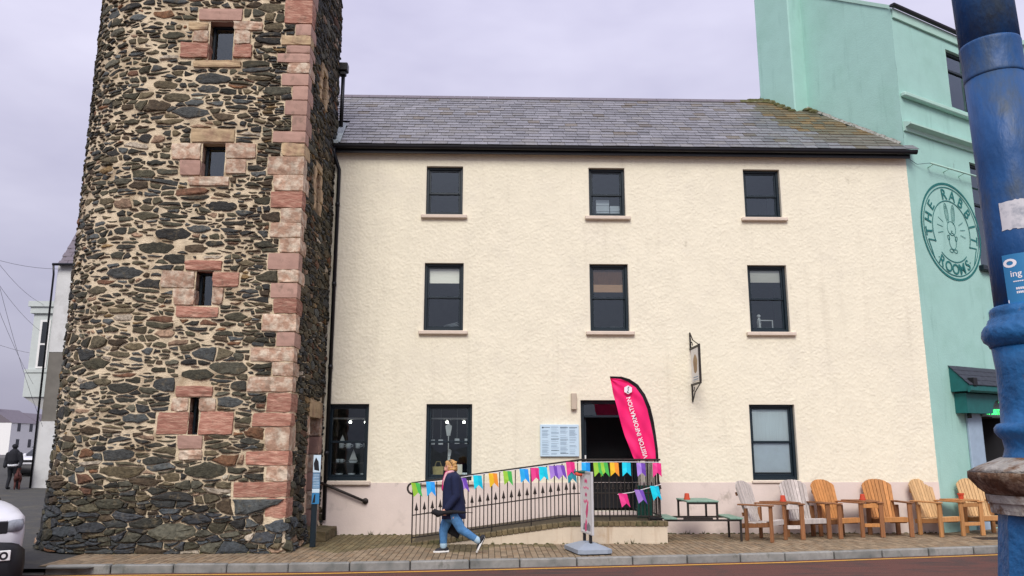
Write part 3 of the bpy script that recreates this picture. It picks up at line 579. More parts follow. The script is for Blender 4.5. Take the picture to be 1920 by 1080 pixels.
tb = thing('display_table', ((x0 + x1) / 2, YH + .6, z0 - .1), 'dark display table behind the shop window the woman passes', 'table'); mb = MB(); mb.box(x0 - .1, x1 + .1, YH + .36, YH + .9, z0 + .0, z0 + .04); part('table_top', mb, M['shelf'], tb)
mb = MB(); mb.box(x0, x1, YH + .6, YH + .62, z0 - .7, z0); part('front_board', mb, M['shelf'], tb)
def bust(q, zz, s, lab):
    mb = MB(); x = x0 + W_ * q; z = z0 + zz
    mb.prism([(-.03 * s, 0), (.03 * s, 0), (.05 * s, .12 * s), (.055 * s, .17 * s), (.025 * s, .185 * s), (.02 * s, .21 * s), (-.02 * s, .21 * s), (-.025 * s, .185 * s), (-.055 * s, .17 * s), (-.05 * s, .12 * s)], lambda a, b, dd: Vector((x + a, YH + .45 + dd, z + b)), -.02 * s, .02 * s); mb.tube([(x, YH + .45, z0 + .04), (x, YH + .45, z + .01)], .012, 6); disp('necklace_stand', mb, M['white'], lab, 'jewellery stand')
bust(.47, .93, 1.25, 'white necklace bust on a tall stem behind the shop window'); bust(.5, .5, .7, 'small white jewellery bust below the tall necklace bust')
for i, (q, zz) in enumerate(((.12, .74), (.30, .74), (.66, .76), (.88, .76))):
    mb = MB(); x = x0 + W_ * q; mb.box(x - .05, x + .05, YH + .42, YH + .43, z0 + zz, z0 + zz + .11); mb.tube([(x, YH + .425, z0 + zz + .1), (x, YH + .425, z1 - .05)], .002, 4); disp('hanging_card', mb, M['paper'], 'pale jewellery card hanging on a thread behind the shop window', 'card', 'hanging jewellery cards')
mb = MB(); xx = x0 + W_ * .25; mb.prism([(-.1, 0), (.1, 0), (.12, .24), (-.12, .24)], lambda a, b, dd: Vector((xx + a, YH + .5 + dd, z0 + .04 + b)), -.05, .05); mb.tube([(xx - .07, YH + .5, z0 + .28), (xx - .04, YH + .5, z0 + .38), (xx + .04, YH + .5, z0 + .38), (xx + .07, YH + .5, z0 + .28)], .008, 6); disp('straw_bag', mb, M['sack'], 'straw coloured handbag on the shop window table', 'bag')
mb = MB(); xx = x0 + W_ * .72; mb.bbox(xx - .06, xx + .06, YH + .5, YH + .54, z0 + .04, z0 + .32, .01); disp('gift_box', mb, M['blind'], 'tall cream gift box on the shop window table', 'box')
for q in (.55, .83, .92): disp('jar', mug(x0 + W_ * q, YH + .46, z0 + .04, 1.2), M['ceramic'], 'pale lidded jar on the shop window table', 'jar', 'jars on the shop window table', True)
x0, x1, z0, z1 = HOLE['tb']
for i in range(5):
    mb = MB(); mb.bbox(x0 + .2 + (.32 if i > 2 else 0), x0 + .5 + (.25 if i > 2 else 0), YH + .3, YH + .5, z0 + .07 + (i % 3) * .14, z0 + .2 + (i % 3) * .14, .004); disp('box_file', mb, M['paper'], 'white box file stacked inside the middle top window', 'box', 'box files in the top window')
x0, x1, z0, z1 = HOLE['ma']; mb = MB()
for i in range(5): mb.box(-.2, .2, -.14, .14, i * .02, i * .02 + .004, Matrix.Translation((x1 - .32, YH + .42, z0 + .09)) @ Matrix.Rotation(R(-4 - i * 5), 4, 'Y') @ Matrix.Rotation(i * .2, 4, 'Z'))
disp('paper_stack', mb, M['paper'], 'loose stack of papers inside the middle-floor window nearest the tower', 'papers')
x0, x1, z0, z1 = HOLE['mb']; mb = MB(); mb.bbox(x1 - .42, x1 - .1, YH + .33, YH + .5, z0 + .08, z0 + .12, .006); mb.bbox(x1 - .38, x1 - .1, YH + .34, YH + .5, z0 + .122, z0 + .15, .006); disp('book_stack', mb, M['paper'], 'two pale books lying inside the central middle-floor window', 'books')
x0, x1, z0, z1 = HOLE['mc']; mb = MB()
for a in ((x0 + .3, x0 + .62, z0 + .08, z0 + .1), (x0 + .3, x0 + .62, z0 + .3, z0 + .32), (x0 + .3, x0 + .325, z0 + .1, z0 + .3), (x0 + .6, x0 + .62, z0 + .1, z0 + .3)): mb.box(a[0], a[1], YH + .32, YH + .34, a[2], a[3])
disp('picture_frame', mb, M['white'], 'empty white picture frame inside the middle-floor window above the chairs', 'picture frame')
mb = MB(); xx = x0 + .34; mb.lathe([(.05, 0), (.055, .03), (.04, .12), (.05, .2), (.035, .27), (.02, .3)], 12, Matrix.Translation((xx, YH + .42, z0 + .08))); mb.ball((xx, YH + .42, z0 + .42), .045, 10); disp('figurine', mb, M['white'], 'small white figurine behind the picture frame in the window', 'figurine', None, True)

# ------------------------------------------------------------------ the stone tower
tower = thing('stone_tower', (-5.5, YT, 0), 'round-cornered rubble stone tower with pink sandstone quoins and small windows', 'tower')
RT = 1.9; XC = -7.51 + 0.594 * RT; LR = YB - YT; LF = XT - XC; LA = RT * math.pi / 2; HT = 12.0
def tpath(u):
    if u < LR: return (XT, YB - u), (1.0, 0.0)
    s = u - LR
    if s < LF: return (XT - s, YT), (0.0, -1.0)
    t = (s - LF) / RT
    if t < math.pi / 2: return (XC - RT * math.sin(t), YT + RT - RT * math.cos(t)), (-math.sin(t), -math.cos(t))
    return (XC - RT, YT + RT + (s - LF - LA)), (-1.0, 0.0)
def T(u, v, off=0.0):
    (x, y), (nx, ny) = tpath(u)
    o = off + 0.09 * max(0.0, 1 - v / 0.75) ** 1.2 - 0.02 * v / 12
    return (x + nx * o, y + ny * o, v)
def uv_front(px, py):
    p = on_y(px, py, YT); return LR + XT - p.x, p.z
def uv_right(px, py):
    p = on_x(px, py, XT); return YB - p.y, p.z
RES = []            # reserved rectangles (u0,u1,v0,v1)
OPEN = []           # openings through the wall
SURR = []           # dressed stones: (u0,u1,v0,v1,mat,rough,proud)
def rect_f(l, t, r, b):
    cx, cy = (l + r) / 2, (t + b) / 2
    u1 = uv_front(l, cy)[0]; u0 = uv_front(r, cy)[0]; return (u0, u1, uv_front(cx, b)[1], uv_front(cx, t)[1])
TW = [((392, 40, 437, 112), [((372, 16, 455, 39), 'quoin'), ((352, 41, 391, 56), 'quoinc'), ((362, 57, 391, 79), 'quoinw'), ((337, 80, 391, 108), 'quoinr'), ((438, 41, 493, 57), 'quoinw'), ((438, 58, 470, 83), 'quoinw'), ((438, 84, 473, 108), 'quoinr'), ((360, 113, 452, 126), 'quoinc')]),
      ((378, 268, 421, 330), [((358, 241, 440, 267), 'quoinc'), ((322, 268, 377, 299), 'quoinw'), ((337, 300, 377, 329), 'quoin'), ((422, 268, 480, 297), 'quoinw'), ((422, 298, 462, 326), 'quoinw'), ((353, 331, 430, 349), 'quoinw')]),
      ((366, 508, 398, 573), [((347, 487, 417, 507), 'quoinr'), ((303, 508, 365, 540), 'quoinw'), ((325, 541, 365, 572), 'quoinw'), ((399, 510, 449, 538), 'quoinr'), ((399, 539, 419, 570), 'quoinw'), ((329, 574, 410, 595), 'quoinr')]),
      ((354, 745, 372, 815), [((328, 723, 400, 744), 'quoinr'), ((320, 745, 353, 771), 'quoinw'), ((293, 772, 353, 815), 'quoinr'), ((373, 745, 405, 771), 'quoinw'), ((373, 772, 438, 815), 'quoinr'), ((332, 816, 380, 842), 'quoin'), ((335, 843, 380, 862), 'quoinw')])]
for op, st in TW:
    r = rect_f(*op); OPEN.append((r, 0.28, 'f')); RES.append(r)
    for q, mt in st:
        r = rect_f(*q); SURR.append((r, mt)); RES.append(r)
# openings in the right face: two slit windows and the doorway
RO = []
for (l, t, r, b) in ((603, 135, 611, 200), (591, 318, 599, 402)):
    y0 = on_x(l, (t + b) / 2, XT).y; y1 = on_x(r, (t + b) / 2, XT).y; cx = (l + r) / 2
    z0, z1 = on_x(cx, b, XT).z, on_x(cx, t, XT).z; u0, u1 = YB - y1, YB - y0
    OPEN.append(((u0, u1, z0, z1), 0.3, 'r')); RES.append((u0, u1, z0, z1))
    h = (z1 - z0) / 3
    for k in range(3):
        for (a, b_) in ((u0 - .2 - .08 * (k % 2), u0), (u1, u1 + .16 + .08 * (k % 2))): SURR.append(((a, b_, z0 + k * h + .005, z0 + (k + 1) * h - .005), 'quoinc')); RES.append((a, b_, z0 + k * h, z0 + (k + 1) * h))
    SURR.append(((u0 - .1, u1 + .1, z1 + .005, z1 + .16), 'quoinc')); RES.append((u0 - .1, u1 + .1, z1, z1 + .17))
du0, du1, dz1 = YB - 16.95, YB - 15.95, 2.35
OPEN.append(((du0, du1, 0.17, dz1), 0.45, 'd')); RES.append((du0, du1, 0, dz1))
for k in range(6):
    z0 = 0.17 + k * 0.365
    for (a, b_) in ((du0 - .2, du0), (du1, du1 + .18 + .1 * (k % 2))): SURR.append(((a, b_, z0 + .004, z0 + .361), 'quoinw' if k % 2 else 'quoin')); RES.append((a, b_, z0, z0 + .365))
SURR.append(((du0 - .12, du1 + .12, dz1 + .004, dz1 + .34), 'quoinc')); RES.append((du0 - .12, du1 + .12, dz1, dz1 + .35))
# quoins
QL = [(-130, 520, 'p'), (-100, 545, 'p'), (-70, 528, 'w'), (-35, 548, 'p'), (0, 535, 'o'), (45, 554, 'p'), (67, 528, 'c'), (85, 537, 'p'), (100, 520, 'p'), (118, 540, 'w'), (138, 528, 'p'), (161, 548, 'p'), (188, 534, 'p'), (216, 547, 'p'), (246, 511, 'p'), (268, 528, 'c'), (293, 502, 'w'), (328, 512, 'w'), (358, 508, 'r'), (390, 526, 'w'), (418, 505, 'w'), (446, 524, 'w'), (474, 502, 'p'), (506, 522, 'w'), (530, 507, 'p'), (559, 512, 'r'), (588, 492, 'w'), (622, 518, 'p'), (650, 470, 'w'), (678, 510, 'w'), (705, 465, 'w'), (735, 500, 'r'), (773, 473, 'r'), (800, 497, 'w'), (845, 459, 'r'), (873, 497, 'w'), (903, 435, 'r'), (933, 497, 'r'), (972, 500, None)]
QM = {'p': 'quoin', 'w': 'quoinw', 'r': 'quoinr', 'c': 'quoinc', 'o': 'quoinr'}
QUO = []
for i in range(len(QL) - 1):
    y0, lx, k = QL[i]; y1 = QL[i + 1][0]; px = 574 - 0.041 * (y0 + y1) / 2
    z1, z0 = on_y(px, y0, YT).z, on_y(px, y1, YT).z
    lf = XT - on_y(lx, (y0 + y1) / 2, YT).x; ls = 0.28 + (0.2 if i % 2 else 0.0)
    lf = max(lf, 0.16)
    if z0 > 12: continue
    QUO.append((z0, min(z1, 12), lf, ls, QM[k])); RES.append((LR - ls, LR + lf, z0, z1))
def rough_box(x0, x1, y0, y1, z0, z1, jit, seed, n=3):         # subdivided block with worn, uneven faces
    bm = bmesh.new(); bmesh.ops.create_cube(bm, size=1.0); bmesh.ops.subdivide_edges(bm, edges=bm.edges, cuts=n, use_grid_fill=True)
    r_ = random.Random(seed); sx, sy, sz = x1 - x0, y1 - y0, z1 - z0; bw = min(0.009, min(sx, sy, sz) * 0.1); ks = [r_.uniform(-.02, .02) * (jit > .003) for _ in range(4)]
    vs = []
    for v in bm.verts:
        c = [v.co.x + .5, v.co.y + .5, v.co.z + .5]; e = sum(1 for q in c if q < .01 or q > .99)
        p = [x0 + c[0] * sx, y0 + c[1] * sy, z0 + c[2] * sz]; p[2] += (ks[0] * (1 - c[0]) + ks[1] * c[0]) * (c[2] > .6) * .5; p[0] += (ks[2] * (1 - c[2]) + ks[3] * c[2]) * (c[0] < .4)
        ins = bw * (0 if e < 2 else (0.6 if e == 2 else 1.0))
        for a in range(3):
            if c[a] < .01: p[a] += ins
            elif c[a] > .99: p[a] -= ins
        vs.append([p[a] + r_.uniform(-jit, jit) for a in range(3)])
    fs = [[v.index for v in f.verts] for f in bm.faces]; bm.free(); return vs, fs
for i, (z0, z1, lf, ls, mt) in enumerate(QUO):
    j = 0.002 if mt == 'quoin' else 0.009; pr = 0.016 if mt == 'quoin' else rng.uniform(0.012, 0.03)
    v, f = rough_box(XT - lf, XT + pr, YT - pr, YT + ls, z0 + .004, z1 - .004, j, i)
    mb = MB(); mb.add(v, f); part('quoin_stone', mb, M[mt], tower)
for i, ((u0, u1, v0, v1), mt) in enumerate(SURR):
    um = (u0 + u1) / 2; front = um > LR; j = 0.004 if mt == 'quoin' else 0.010; pr = rng.uniform(0.015, 0.035)
    if front: v, f = rough_box(XT - (u1 - LR) + .004, XT - (u0 - LR) - .004, YT - pr, YT + .3, v0 + .003, v1 - .003, j, 100 + i)
    else: v, f = rough_box(XT - .3, XT + pr, YB - u1 + .004, YB - u0 - .004, v0, v1, j, 100 + i)
    mb = MB(); mb.add(v, f); part('surround_stone', mb, M[mt], tower)
# glass, reveals
for (u0, u1, v0, v1), dp, kd in OPEN:
    mb = MB()
    if kd == 'f':
        xa, xb = XT - (u1 - LR), XT - (u0 - LR)
        fr = MB(); w_ = 0.035; ya = YT + dp - .06
        fr.box(xa, xa + w_, ya, ya + .05, v0, v1); fr.box(xb - w_, xb, ya, ya + .05, v0, v1); fr.box(xa + w_, xb - w_, ya, ya + .05, v1 - w_, v1); fr.box(xa + w_, xb - w_, ya, ya + .05, v0, v0 + w_)
        wn_ = part('window', fr, M['frame'], tower)
        mb.add([(xa, ya + .03, v0), (xb, ya + .03, v0), (xb, ya + .03, v1), (xa, ya + .03, v1)], [(0, 1, 2, 3)]); part('pane', mb, M['glass'], wn_)
    elif kd == 'r':
        mb.add([(XT - dp, YB - u1, v0), (XT - dp, YB - u0, v0), (XT - dp, YB - u0, v1), (XT - dp, YB - u1, v1)], [(0, 1, 2, 3)]); part('window', mb, M['glass'], tower)
    else:
        mb.bbox(XT - dp - .06, XT - dp, YB - u1, YB - u0, v0 + .02, v1, .01); d_ = part('door', mb, M['frame'], tower)
        for q in range(4):
            mb = MB(); mb.bbox(XT - dp, XT - dp + .012, YB - u1 + .03 + q * .24, YB - u1 + .255 + q * .24, v0 + .04, v1 - .02, .004); part('door_board', mb, M['frame'], d_)
# mortar sheet with the openings cut out
UMAX = LR + LF + LA + 0.9
us = np.array(sum((seg(a, b, 0.045) for a, b in zip(sorted({0, UMAX, LR} | {r[0][i] for r in OPEN for i in (0, 1)})[:-1], sorted({0, UMAX, LR} | {r[0][i] for r in OPEN for i in (0, 1)})[1:])), []) + [UMAX])
vz = sorted({0, HT} | {r[0][i] for r in OPEN for i in (2, 3)}); vs_ = np.array(sum((seg(a, b, 0.045) for a, b in zip(vz[:-1], vz[1:])), []) + [HT])
A, B = np.meshgrid(us, vs_)
hh = 0.022 * (vnoise(A, B, 0.16, 31) - 0.5) + 0.016 * (vnoise(A, B, 0.07, 32) - 0.5)
VV = [T(u, v, h - 0.006) for u, v, h in zip(A.ravel(), B.ravel(), hh.ravel())]
um = (us[:-1] + us[1:]) / 2; vm = (vs_[:-1] + vs_[1:]) / 2; keep = np.ones((len(vm), len(um)), bool)
for (u0, u1, v0, v1), _, _ in OPEN: keep &= ~((um[None, :] > u0) & (um[None, :] < u1) & (vm[:, None] > v0) & (vm[:, None] < v1))
jj, ii = np.nonzero(keep); a = jj * len(us) + ii; W_ = len(us)
link('mortar', raw_mesh('mortar', VV, np.stack([a, a + 1, a + W_ + 1, a + W_], 1).tolist()), M['mortar'], tower, True)
mb = MB(); mb.add([T(u, HT - .02, -.02) for u in np.linspace(0, UMAX, 60)] + [(XT - 1, YB, HT - .02)], [tuple(range(61))]); mb.box(XC - RT + .1, XT - .01, 17.3, 17.34, 0, HT - .03)
part('tower_top', mb, M['mortar'], tower)
# rubble stones: power diagram of darts thrown in a stretched plane
def clip(poly, a, b, c):                 # keep a*x+b*y <= c
    out = []; n = len(poly)
    for i in range(n):
        p, q = poly[i], poly[(i + 1) % n]; dp = a * p[0] + b * p[1] - c; dq = a * q[0] + b * q[1] - c
        if dp <= 0: out.append(p)
        if (dp < 0 < dq) or (dq < 0 < dp): t = dp / (dp - dq); out.append((p[0] + t * (q[0] - p[0]), p[1] + t * (q[1] - p[1])))
    return out
def area(p): return 0.5 * abs(sum(p[i][0] * p[(i + 1) % len(p)][1] - p[(i + 1) % len(p)][0] * p[i][1] for i in range(len(p))))
def inset(poly, d):
    n = len(poly); cx = sum(p[0] for p in poly) / n; cy = sum(p[1] for p in poly) / n; out = poly
    for i in range(n):
        p, q = poly[i], poly[(i + 1) % n]; ex, ey_ = q[0] - p[0], q[1] - p[1]; L = math.hypot(ex, ey_)
        if L < 1e-5: continue
        nx, ny = ey_ / L, -ex / L
        if nx * (cx - p[0]) + ny * (cy - p[1]) > 0: nx, ny = -nx, -ny
        out = clip(out, nx, ny, nx * p[0] + ny * p[1] - d)
        if len(out) < 3: return []
    return out
ST = 2.7
def darts(u0, u1, v0, v1, classes, seed, dens):
    r_ = random.Random(seed); pts = []; grid = {}; CS = 0.12
    for rad, tries in classes:
        for _ in range(tries):
            u, v = r_.uniform(u0, u1), r_.uniform(v0, v1); rr = rad * r_.uniform(0.85, 1.15) * dens(u, v); su = u / ST
            gx, gy = int(su / CS), int(v / CS); ok = True
            for i in range(gx - 3, gx + 4):
                for j in range(gy - 3, gy + 4):
                    for (a, b, r2) in grid.get((i, j), ()):
                        if (a - su) ** 2 + (b - v) ** 2 < (rr + r2) ** 2 * 0.72: ok = False; break
                    if not ok: break
                if not ok: break
            if ok and not any(q[0] - .02 < u < q[1] + .02 and q[2] - .01 < v < q[3] + .01 for q in RES):
                pts.append((su, v, rr)); grid.setdefault((gx, gy), []).append((su, v, rr))
    return pts, grid, CS
def cells(pts, grid, CS, box):
    for (x, y, r) in pts:
        poly = [(x - .4, y - .4), (x + .4, y - .4), (x + .4, y + .4), (x - .4, y + .4)]; gx, gy = int(x / CS), int(y / CS)
        nb = []
        for i in range(gx - 5, gx + 6):
            for j in range(gy - 5, gy + 6): nb += grid.get((i, j), ())
        nb.sort(key=lambda q: (q[0] - x) ** 2 + (q[1] - y) ** 2)
        for (a, b, r2) in nb[1:34]:
            dx, dy = a - x, b - y; D = dx * dx + dy * dy
            if D < 1e-9: continue
            poly = clip(poly, dx, dy, dx * x + dy * y + (D + r * r - r2 * r2) / 2)
            if len(poly) < 3: break
        if len(poly) < 3: continue
        poly = [(p[0] * ST, p[1]) for p in poly]; cu, cv = x * ST, y
        for q in RES:                     # keep clear of dressed stones
            if q[0] - .4 < cu < q[1] + .4 and q[2] - .4 < cv < q[3] + .4:
                opts = []
                if cu < q[0]: opts.append((q[0] - cu, (1, 0, q[0] - .008)))
                if cu > q[1]: opts.append((cu - q[1], (-1, 0, -q[1] - .008)))
                if cv < q[2]: opts.append((2 * (q[2] - cv), (0, 1, q[2] - .006)))
                if cv > q[3]: opts.append((2 * (cv - q[3]), (0, -1, -q[3] - .006)))
                if opts: poly = clip(poly, *max(opts)[1])
                if len(poly) < 3: break
        if len(poly) < 3: continue
        poly = clip(poly, 1, 0, box[1]); poly = clip(poly, -1, 0, -box[0]); poly = clip(poly, 0, 1, box[3]); poly = clip(poly, 0, -1, -box[2])
        if len(poly) >= 3: yield poly
PAL = [(0.062, 0.058, 0.036), (0.050, 0.048, 0.032), (0.080, 0.072, 0.044), (0.036, 0.036, 0.028), (0.095, 0.080, 0.048), (0.048, 0.051, 0.048), (0.115, 0.092, 0.052), (0.028, 0.028, 0.025), (0.068, 0.048, 0.028), (0.088, 0.085, 0.060), (0.075, 0.083, 0.080)]
RARE = [(0.20, 0.10, 0.05), (0.30, 0.20, 0.13), (0.14, 0.07, 0.04), (0.44, 0.38, 0.29), (0.24, 0.16, 0.07)]
STN = []; rs = random.Random(5)
def tight(u, v):                          # share of stone to mortar: dark tight courses by the quoins and near the base
    s = u - LR; t = 0.0
    if 0 < s < 1.3: t = max(t, 1 - s / 1.3)
    if v < 2.0: t = max(t, 0.75 * (1 - v / 2.0) + .1)
    if s < 0: t = 0.75
    return t
def make_stones(box, classes, seed, dens):
    pts, grid, CS = darts(*box, classes, seed, dens)
    for poly in cells(pts, grid, CS, box):
        hgt = max(p[1] for p in poly) - min(p[1] for p in poly); wid = max(p[0] for p in poly) - min(p[0] for p in poly)
        cu = sum(p[0] for p in poly) / len(poly); cv = sum(p[1] for p in poly) / len(poly); tg = tight(cu, cv)
        pcs = [poly]
        if hgt > 0.075 and rs.random() < 0.5 + 0.3 * tg * (cv > 1.5):
            a = rs.uniform(-.2, .2); c = cv + rs.uniform(-.25, .25) * hgt * .6 - a * cu
            pcs = [clip(poly, -a, 1, c), clip(poly, a, -1, -c)]
        out = []
        for p in pcs:
            if len(p) >= 3:
                w_ = max(t[0] for t in p) - min(t[0] for t in p)
                if w_ > .24 and rs.random() < .4:
                    a = rs.uniform(-.6, .6); cu3 = sum(t[0] for t in p) / len(p) + rs.uniform(-.3, .3) * w_ * .6; cv3 = sum(t[1] for t in p) / len(p); c = cu3 - a * cv3
                    out += [clip(p, 1, -a, c), clip(p, -1, a, -c)]
                else: out.append(p)
        pcs = out
        for p in pcs:
            if len(p) < 3 or area(p) < 0.0012: continue
            d_ = rs.uniform(0.008, 0.026) * (1.0 - 0.80 * tg)
            if tg < .4 and area(p) < .012 and rs.random() < .15: continue
            p = inset(p, d_)
            if len(p) < 3 or area(p) < 0.0009: continue
            # worn, angular outline
            q = []
            n = len(p); sharp = rs.random() < .8
            for i in range(n):
                a, b = p[i], p[(i + 1) % n]; L = math.hypot(b[0] - a[0], b[1] - a[1])
                if L < 0.014: continue
                if sharp and rs.random() < .85: q.append((a[0] + rs.uniform(-.008, .008), a[1] + rs.uniform(-.008, .008)))
                else:
                    k = rs.uniform(.06, .2); q.append((a[0] + (b[0] - a[0]) * k, a[1] + (b[1] - a[1]) * k))
                if L > 0.09:
                    for t in ((.5,) if L < .2 else (.33, .68)): q.append((a[0] + (b[0] - a[0]) * t + rs.uniform(-.018, .018), a[1] + (b[1] - a[1]) * t + rs.uniform(-.018, .012)))
                if not sharp: k = 1 - rs.uniform(.06, .2); q.append((a[0] + (b[0] - a[0]) * k, a[1] + (b[1] - a[1]) * k))
            if len(q) < 4: continue
            ar = area(q); n = len(q); cu2 = sum(t[0] for t in q) / n; cv2 = sum(t[1] for t in q) / n
            h = rs.uniform(0.012, 0.034) + 0.03 * tg * rs.random() + (0.02 if cv < 1.2 else 0)
            tx, ty = rs.uniform(-.1, .1), rs.uniform(-.14, .1)
            H = lambda t, m: h * m + max(-h * .6, min(h * .8, tx * (t[0] - cu2) + ty * (t[1] - cv2)))
            r1 = [T(t[0], t[1], -0.03) for t in q]
            r2 = [T(cu2 + (t[0] - cu2) * .97, cv2 + (t[1] - cv2) * .96, H(t, rs.uniform(.45, .8))) for t in q]
            k3 = [rs.uniform(.6, .82) for _ in q]
            r3 = [T(cu2 + (t[0] - cu2) * k, cv2 + (t[1] - cv2) * k, H(t, rs.uniform(.85, 1.15))) for t, k in zip(q, k3)]
            vs = r1 + r2 + r3 + [T(cu2 + rs.uniform(-.01, .01), cv2, h * rs.uniform(.9, 1.25))]
            fs = []
            for i in range(n):
                j = (i + 1) % n
                fs += [(i, n + i, n + j, j), (n + i, 2 * n + i, 2 * n + j, n + j), (2 * n + i, 3 * n, 2 * n + j)]
            if rs.random() < 0.07: cl = rs.choice(RARE)
            else: cl = rs.choice(PAL)
            if cv < 0.7 and rs.random() < .4: cl = rs.choice([(0.06, 0.07, 0.075), (0.05, 0.055, 0.06)])
            t = rs.uniform(.75, 1.35) * (0.85 if tg > .5 else 1.0)
            STN.append((ar, vs, fs, tuple(min(c * t, .5) for c in cl)))
FB = (LR - 0.0, LR + LF + LA + .3, 0.0, 11.3)
make_stones(FB, [(0.12, 110), (0.086, 800), (0.063, 5000), (0.046, 12000), (0.034, 16000)], 3, lambda u, v: 1.15 if v < 1.7 else (0.86 if u - LR > 3.3 and v > 4 else 1.0))
make_stones((0, LR, 0.0, HT), [(0.09, 800), (0.065, 3000), (0.045, 6000)], 4, lambda u, v: 1.0)
STN.sort(key=lambda s: -s[0])
bv, bf, bc = [], [], []
for i, (ar, vs, fs, cl) in enumerate(STN):
    if i < 300:
        me = raw_mesh('stone', vs, fs); colorize(me, [cl] * len(fs)); link('stone', me, M['stone'], tower)
    else:
        b = len(bv); bv += vs; bf += [tuple(k + b for k in f) for f in fs]; bc += [cl] * len(fs)
me = raw_mesh('rubble', bv, bf); colorize(me, bc); o = link('rubble', me, M['stone'], tower); o['kind'] = 'stuff'
print('stones', len(STN))
# hopper and pipe at the back corner of the tower
a = on_x(641, 128, XT + .05); hp = thing('rainwater_hopper', a, 'black hopper head and short downpipe on the tower above the slates', 'downpipe')
mb = MB(); mb.bbox(XT - .02, XT + .2, a.y - .12, a.y + .1, a.z - .1, a.z + .1, .02); mb.bbox(XT + .0, XT + .16, a.y - .08, a.y + .06, a.z - .2, a.z - .1, .02); part('hopper', mb, M['black'], hp)
mb = MB(); mb.tube([(XT + .09, a.y, a.z - .18), (XT + .09, a.y, ZEV + .55)], .045, 10); part('pipe', mb, M['black'], hp, True)
# steps and things at the tower door
st = thing('door_step', (XT + .3, 16.4, 0), 'worn stone step below the tower doorway', 'step')
v, f = rough_box(XT - .2, XT + .42, 15.9, 17.1, -.02, .2, .006, 900, 4); mb = MB(); mb.add(v, f); part('step_slab', mb, M['coping'], st)
hr = thing('handrail', (XT + .3, YH - .1, 1.2), 'sloping black pipe handrail on the pink plinth beside the tower', 'handrail')
a = on_y(585, 898, YH - .1); b = on_y(684, 940, YH - .1); mb = MB(); mb.tube([a, b], .028, 10); part('rail', mb, M['iron'], hr, True)
mb = MB(); mb.lathe([(.03, 0), (.062, .012), (.062, .03), (.03, .045)], 14, Matrix.Translation(b + Vector((0, .1, 0))) @ Matrix.Rotation(R(90), 4, 'X')); mb.tube([b, b + Vector((0, .1, 0))], .03, 10); part('end_flange', mb, M['iron'], hr, True)
p = on_z(586, 1026); ps = thing('tourist_sign_post', p, 'slim dark post with blue printed visitor panels beside the tower door', 'sign')
zt1 = on_y(588, 853, p.y).z
mb = MB(); mb.bbox(p.x - .05, p.x + .05, p.y - .04, p.y + .04, 0, zt1 - .08, .01); part('post', mb, M['frame'], ps)
z_ = [on_y(588, q, p.y).z for q in (853, 886, 916, 924, 945)]
for (za, zb, mt) in ((z_[1], z_[0], 'pboard'), (z_[2], z_[1], 'panelw'), (z_[3], z_[2], 'pboard'), (z_[4], z_[3], 'stick_b')):
    mb = MB(); mb.bbox(p.x - .045, p.x + .09, p.y - .062, p.y - .046, za + .002, zb - .002, .003); part('printed_panel', mb, M[mt], ps)
mb = MB(); fn = lambda a, b, dd: Vector((p.x + a, p.y - .062 + dd, b))
for k in range(9): mb.strip([(-.03, z_[1] - .03 - k * .028), (.075, z_[1] - .03 - k * .028)], .007, fn, -.002, .001)
part('printed_lines', mb, M['pboard'], ps)
mb = MB(); mb.prism([(-.03, z_[4] + .02), (.0, z_[3] - .03), (.02, z_[3] - .02), (.02, z_[4] + .03)], fn, -.002, .001); mb.prism([(-.035, z_[0] - .15), (-.0, z_[0] - .04), (.05, z_[0] - .12), (.07, z_[1] + .03), (-.02, z_[1] + .05)], fn, -.002, .001); part('printed_picture', mb, M['darkcloth'], ps)

# ------------------------------------------------------------------ ramp with railing
YR = 15.62                              # railing plane
YF = 15.50                              # ramp front face
def rp_(px, py): return on_y(px, py, YR)
XA = rp_(772, 1010).x; XB = rp_(1062, 965).x; XEnd = on_y(1251, 980, YF).x; ZD = on_y(1150, 978, YF).z
def zdeck(x): return 0.02 + (ZD - 0.02) * max(0.0, min(1.0, (x - XA) / (XB - XA)))
ramp = thing('entrance_ramp', ((XA + XEnd) / 2, YF, 0), 'cream rendered access ramp with mossy brick coping up to the doorway', 'ramp')
N = 24; xs = [XA + (XB - XA) * i / N for i in range(N + 1)] + [XEnd]
mb = MB(); hc = 0.085
for a, b in zip(xs[:-1], xs[1:]):
    za, zb = zdeck(a) - hc, zdeck(b) - hc
    mb.add([(a, YF, -.05), (b, YF, -.05), (b, YF, max(zb, -.04)), (a, YF, max(za, -.04))], [(0, 1, 2, 3)])
mb.add([(XEnd, YF, -.05), (XEnd, YH - .02, -.05), (XEnd, YH - .02, ZD - hc), (XEnd, YF, ZD - hc)], [(0, 1, 2, 3)]); part('ramp_wall', mb, M['rampw'], ramp)
mb = MB()
for a, b in zip(xs[:-1], xs[1:]): mb.add([(a, YF + .2, zdeck(a) - .012), (b, YF + .2, zdeck(b) - .012), (b, YH - .02, zdeck(b) - .012), (a, YH - .02, zdeck(a) - .012)], [(0, 1, 2, 3)])
part('ramp_deck', mb, M['joint'], ramp)
x = XA
while x < XEnd - .01:
    w_ = min(.105, XEnd + .02 - x); s_ = math.atan2(zdeck(x + w_) - zdeck(x), w_); mb = MB()
    mb.bbox(.003, w_ - .003, -.025, .2, -hc, rng.uniform(-.004, .004), .008, Matrix.Translation((x, YF, zdeck(x))) @ Matrix.Rotation(-s_, 4, 'Y')); part('coping_brick', mb, M['coping'], ramp); x += w_
rail = thing('railing', ((XA + XEnd) / 2, YR, 0), 'dark wrought iron railing with spearheads along the ramp', 'railing')
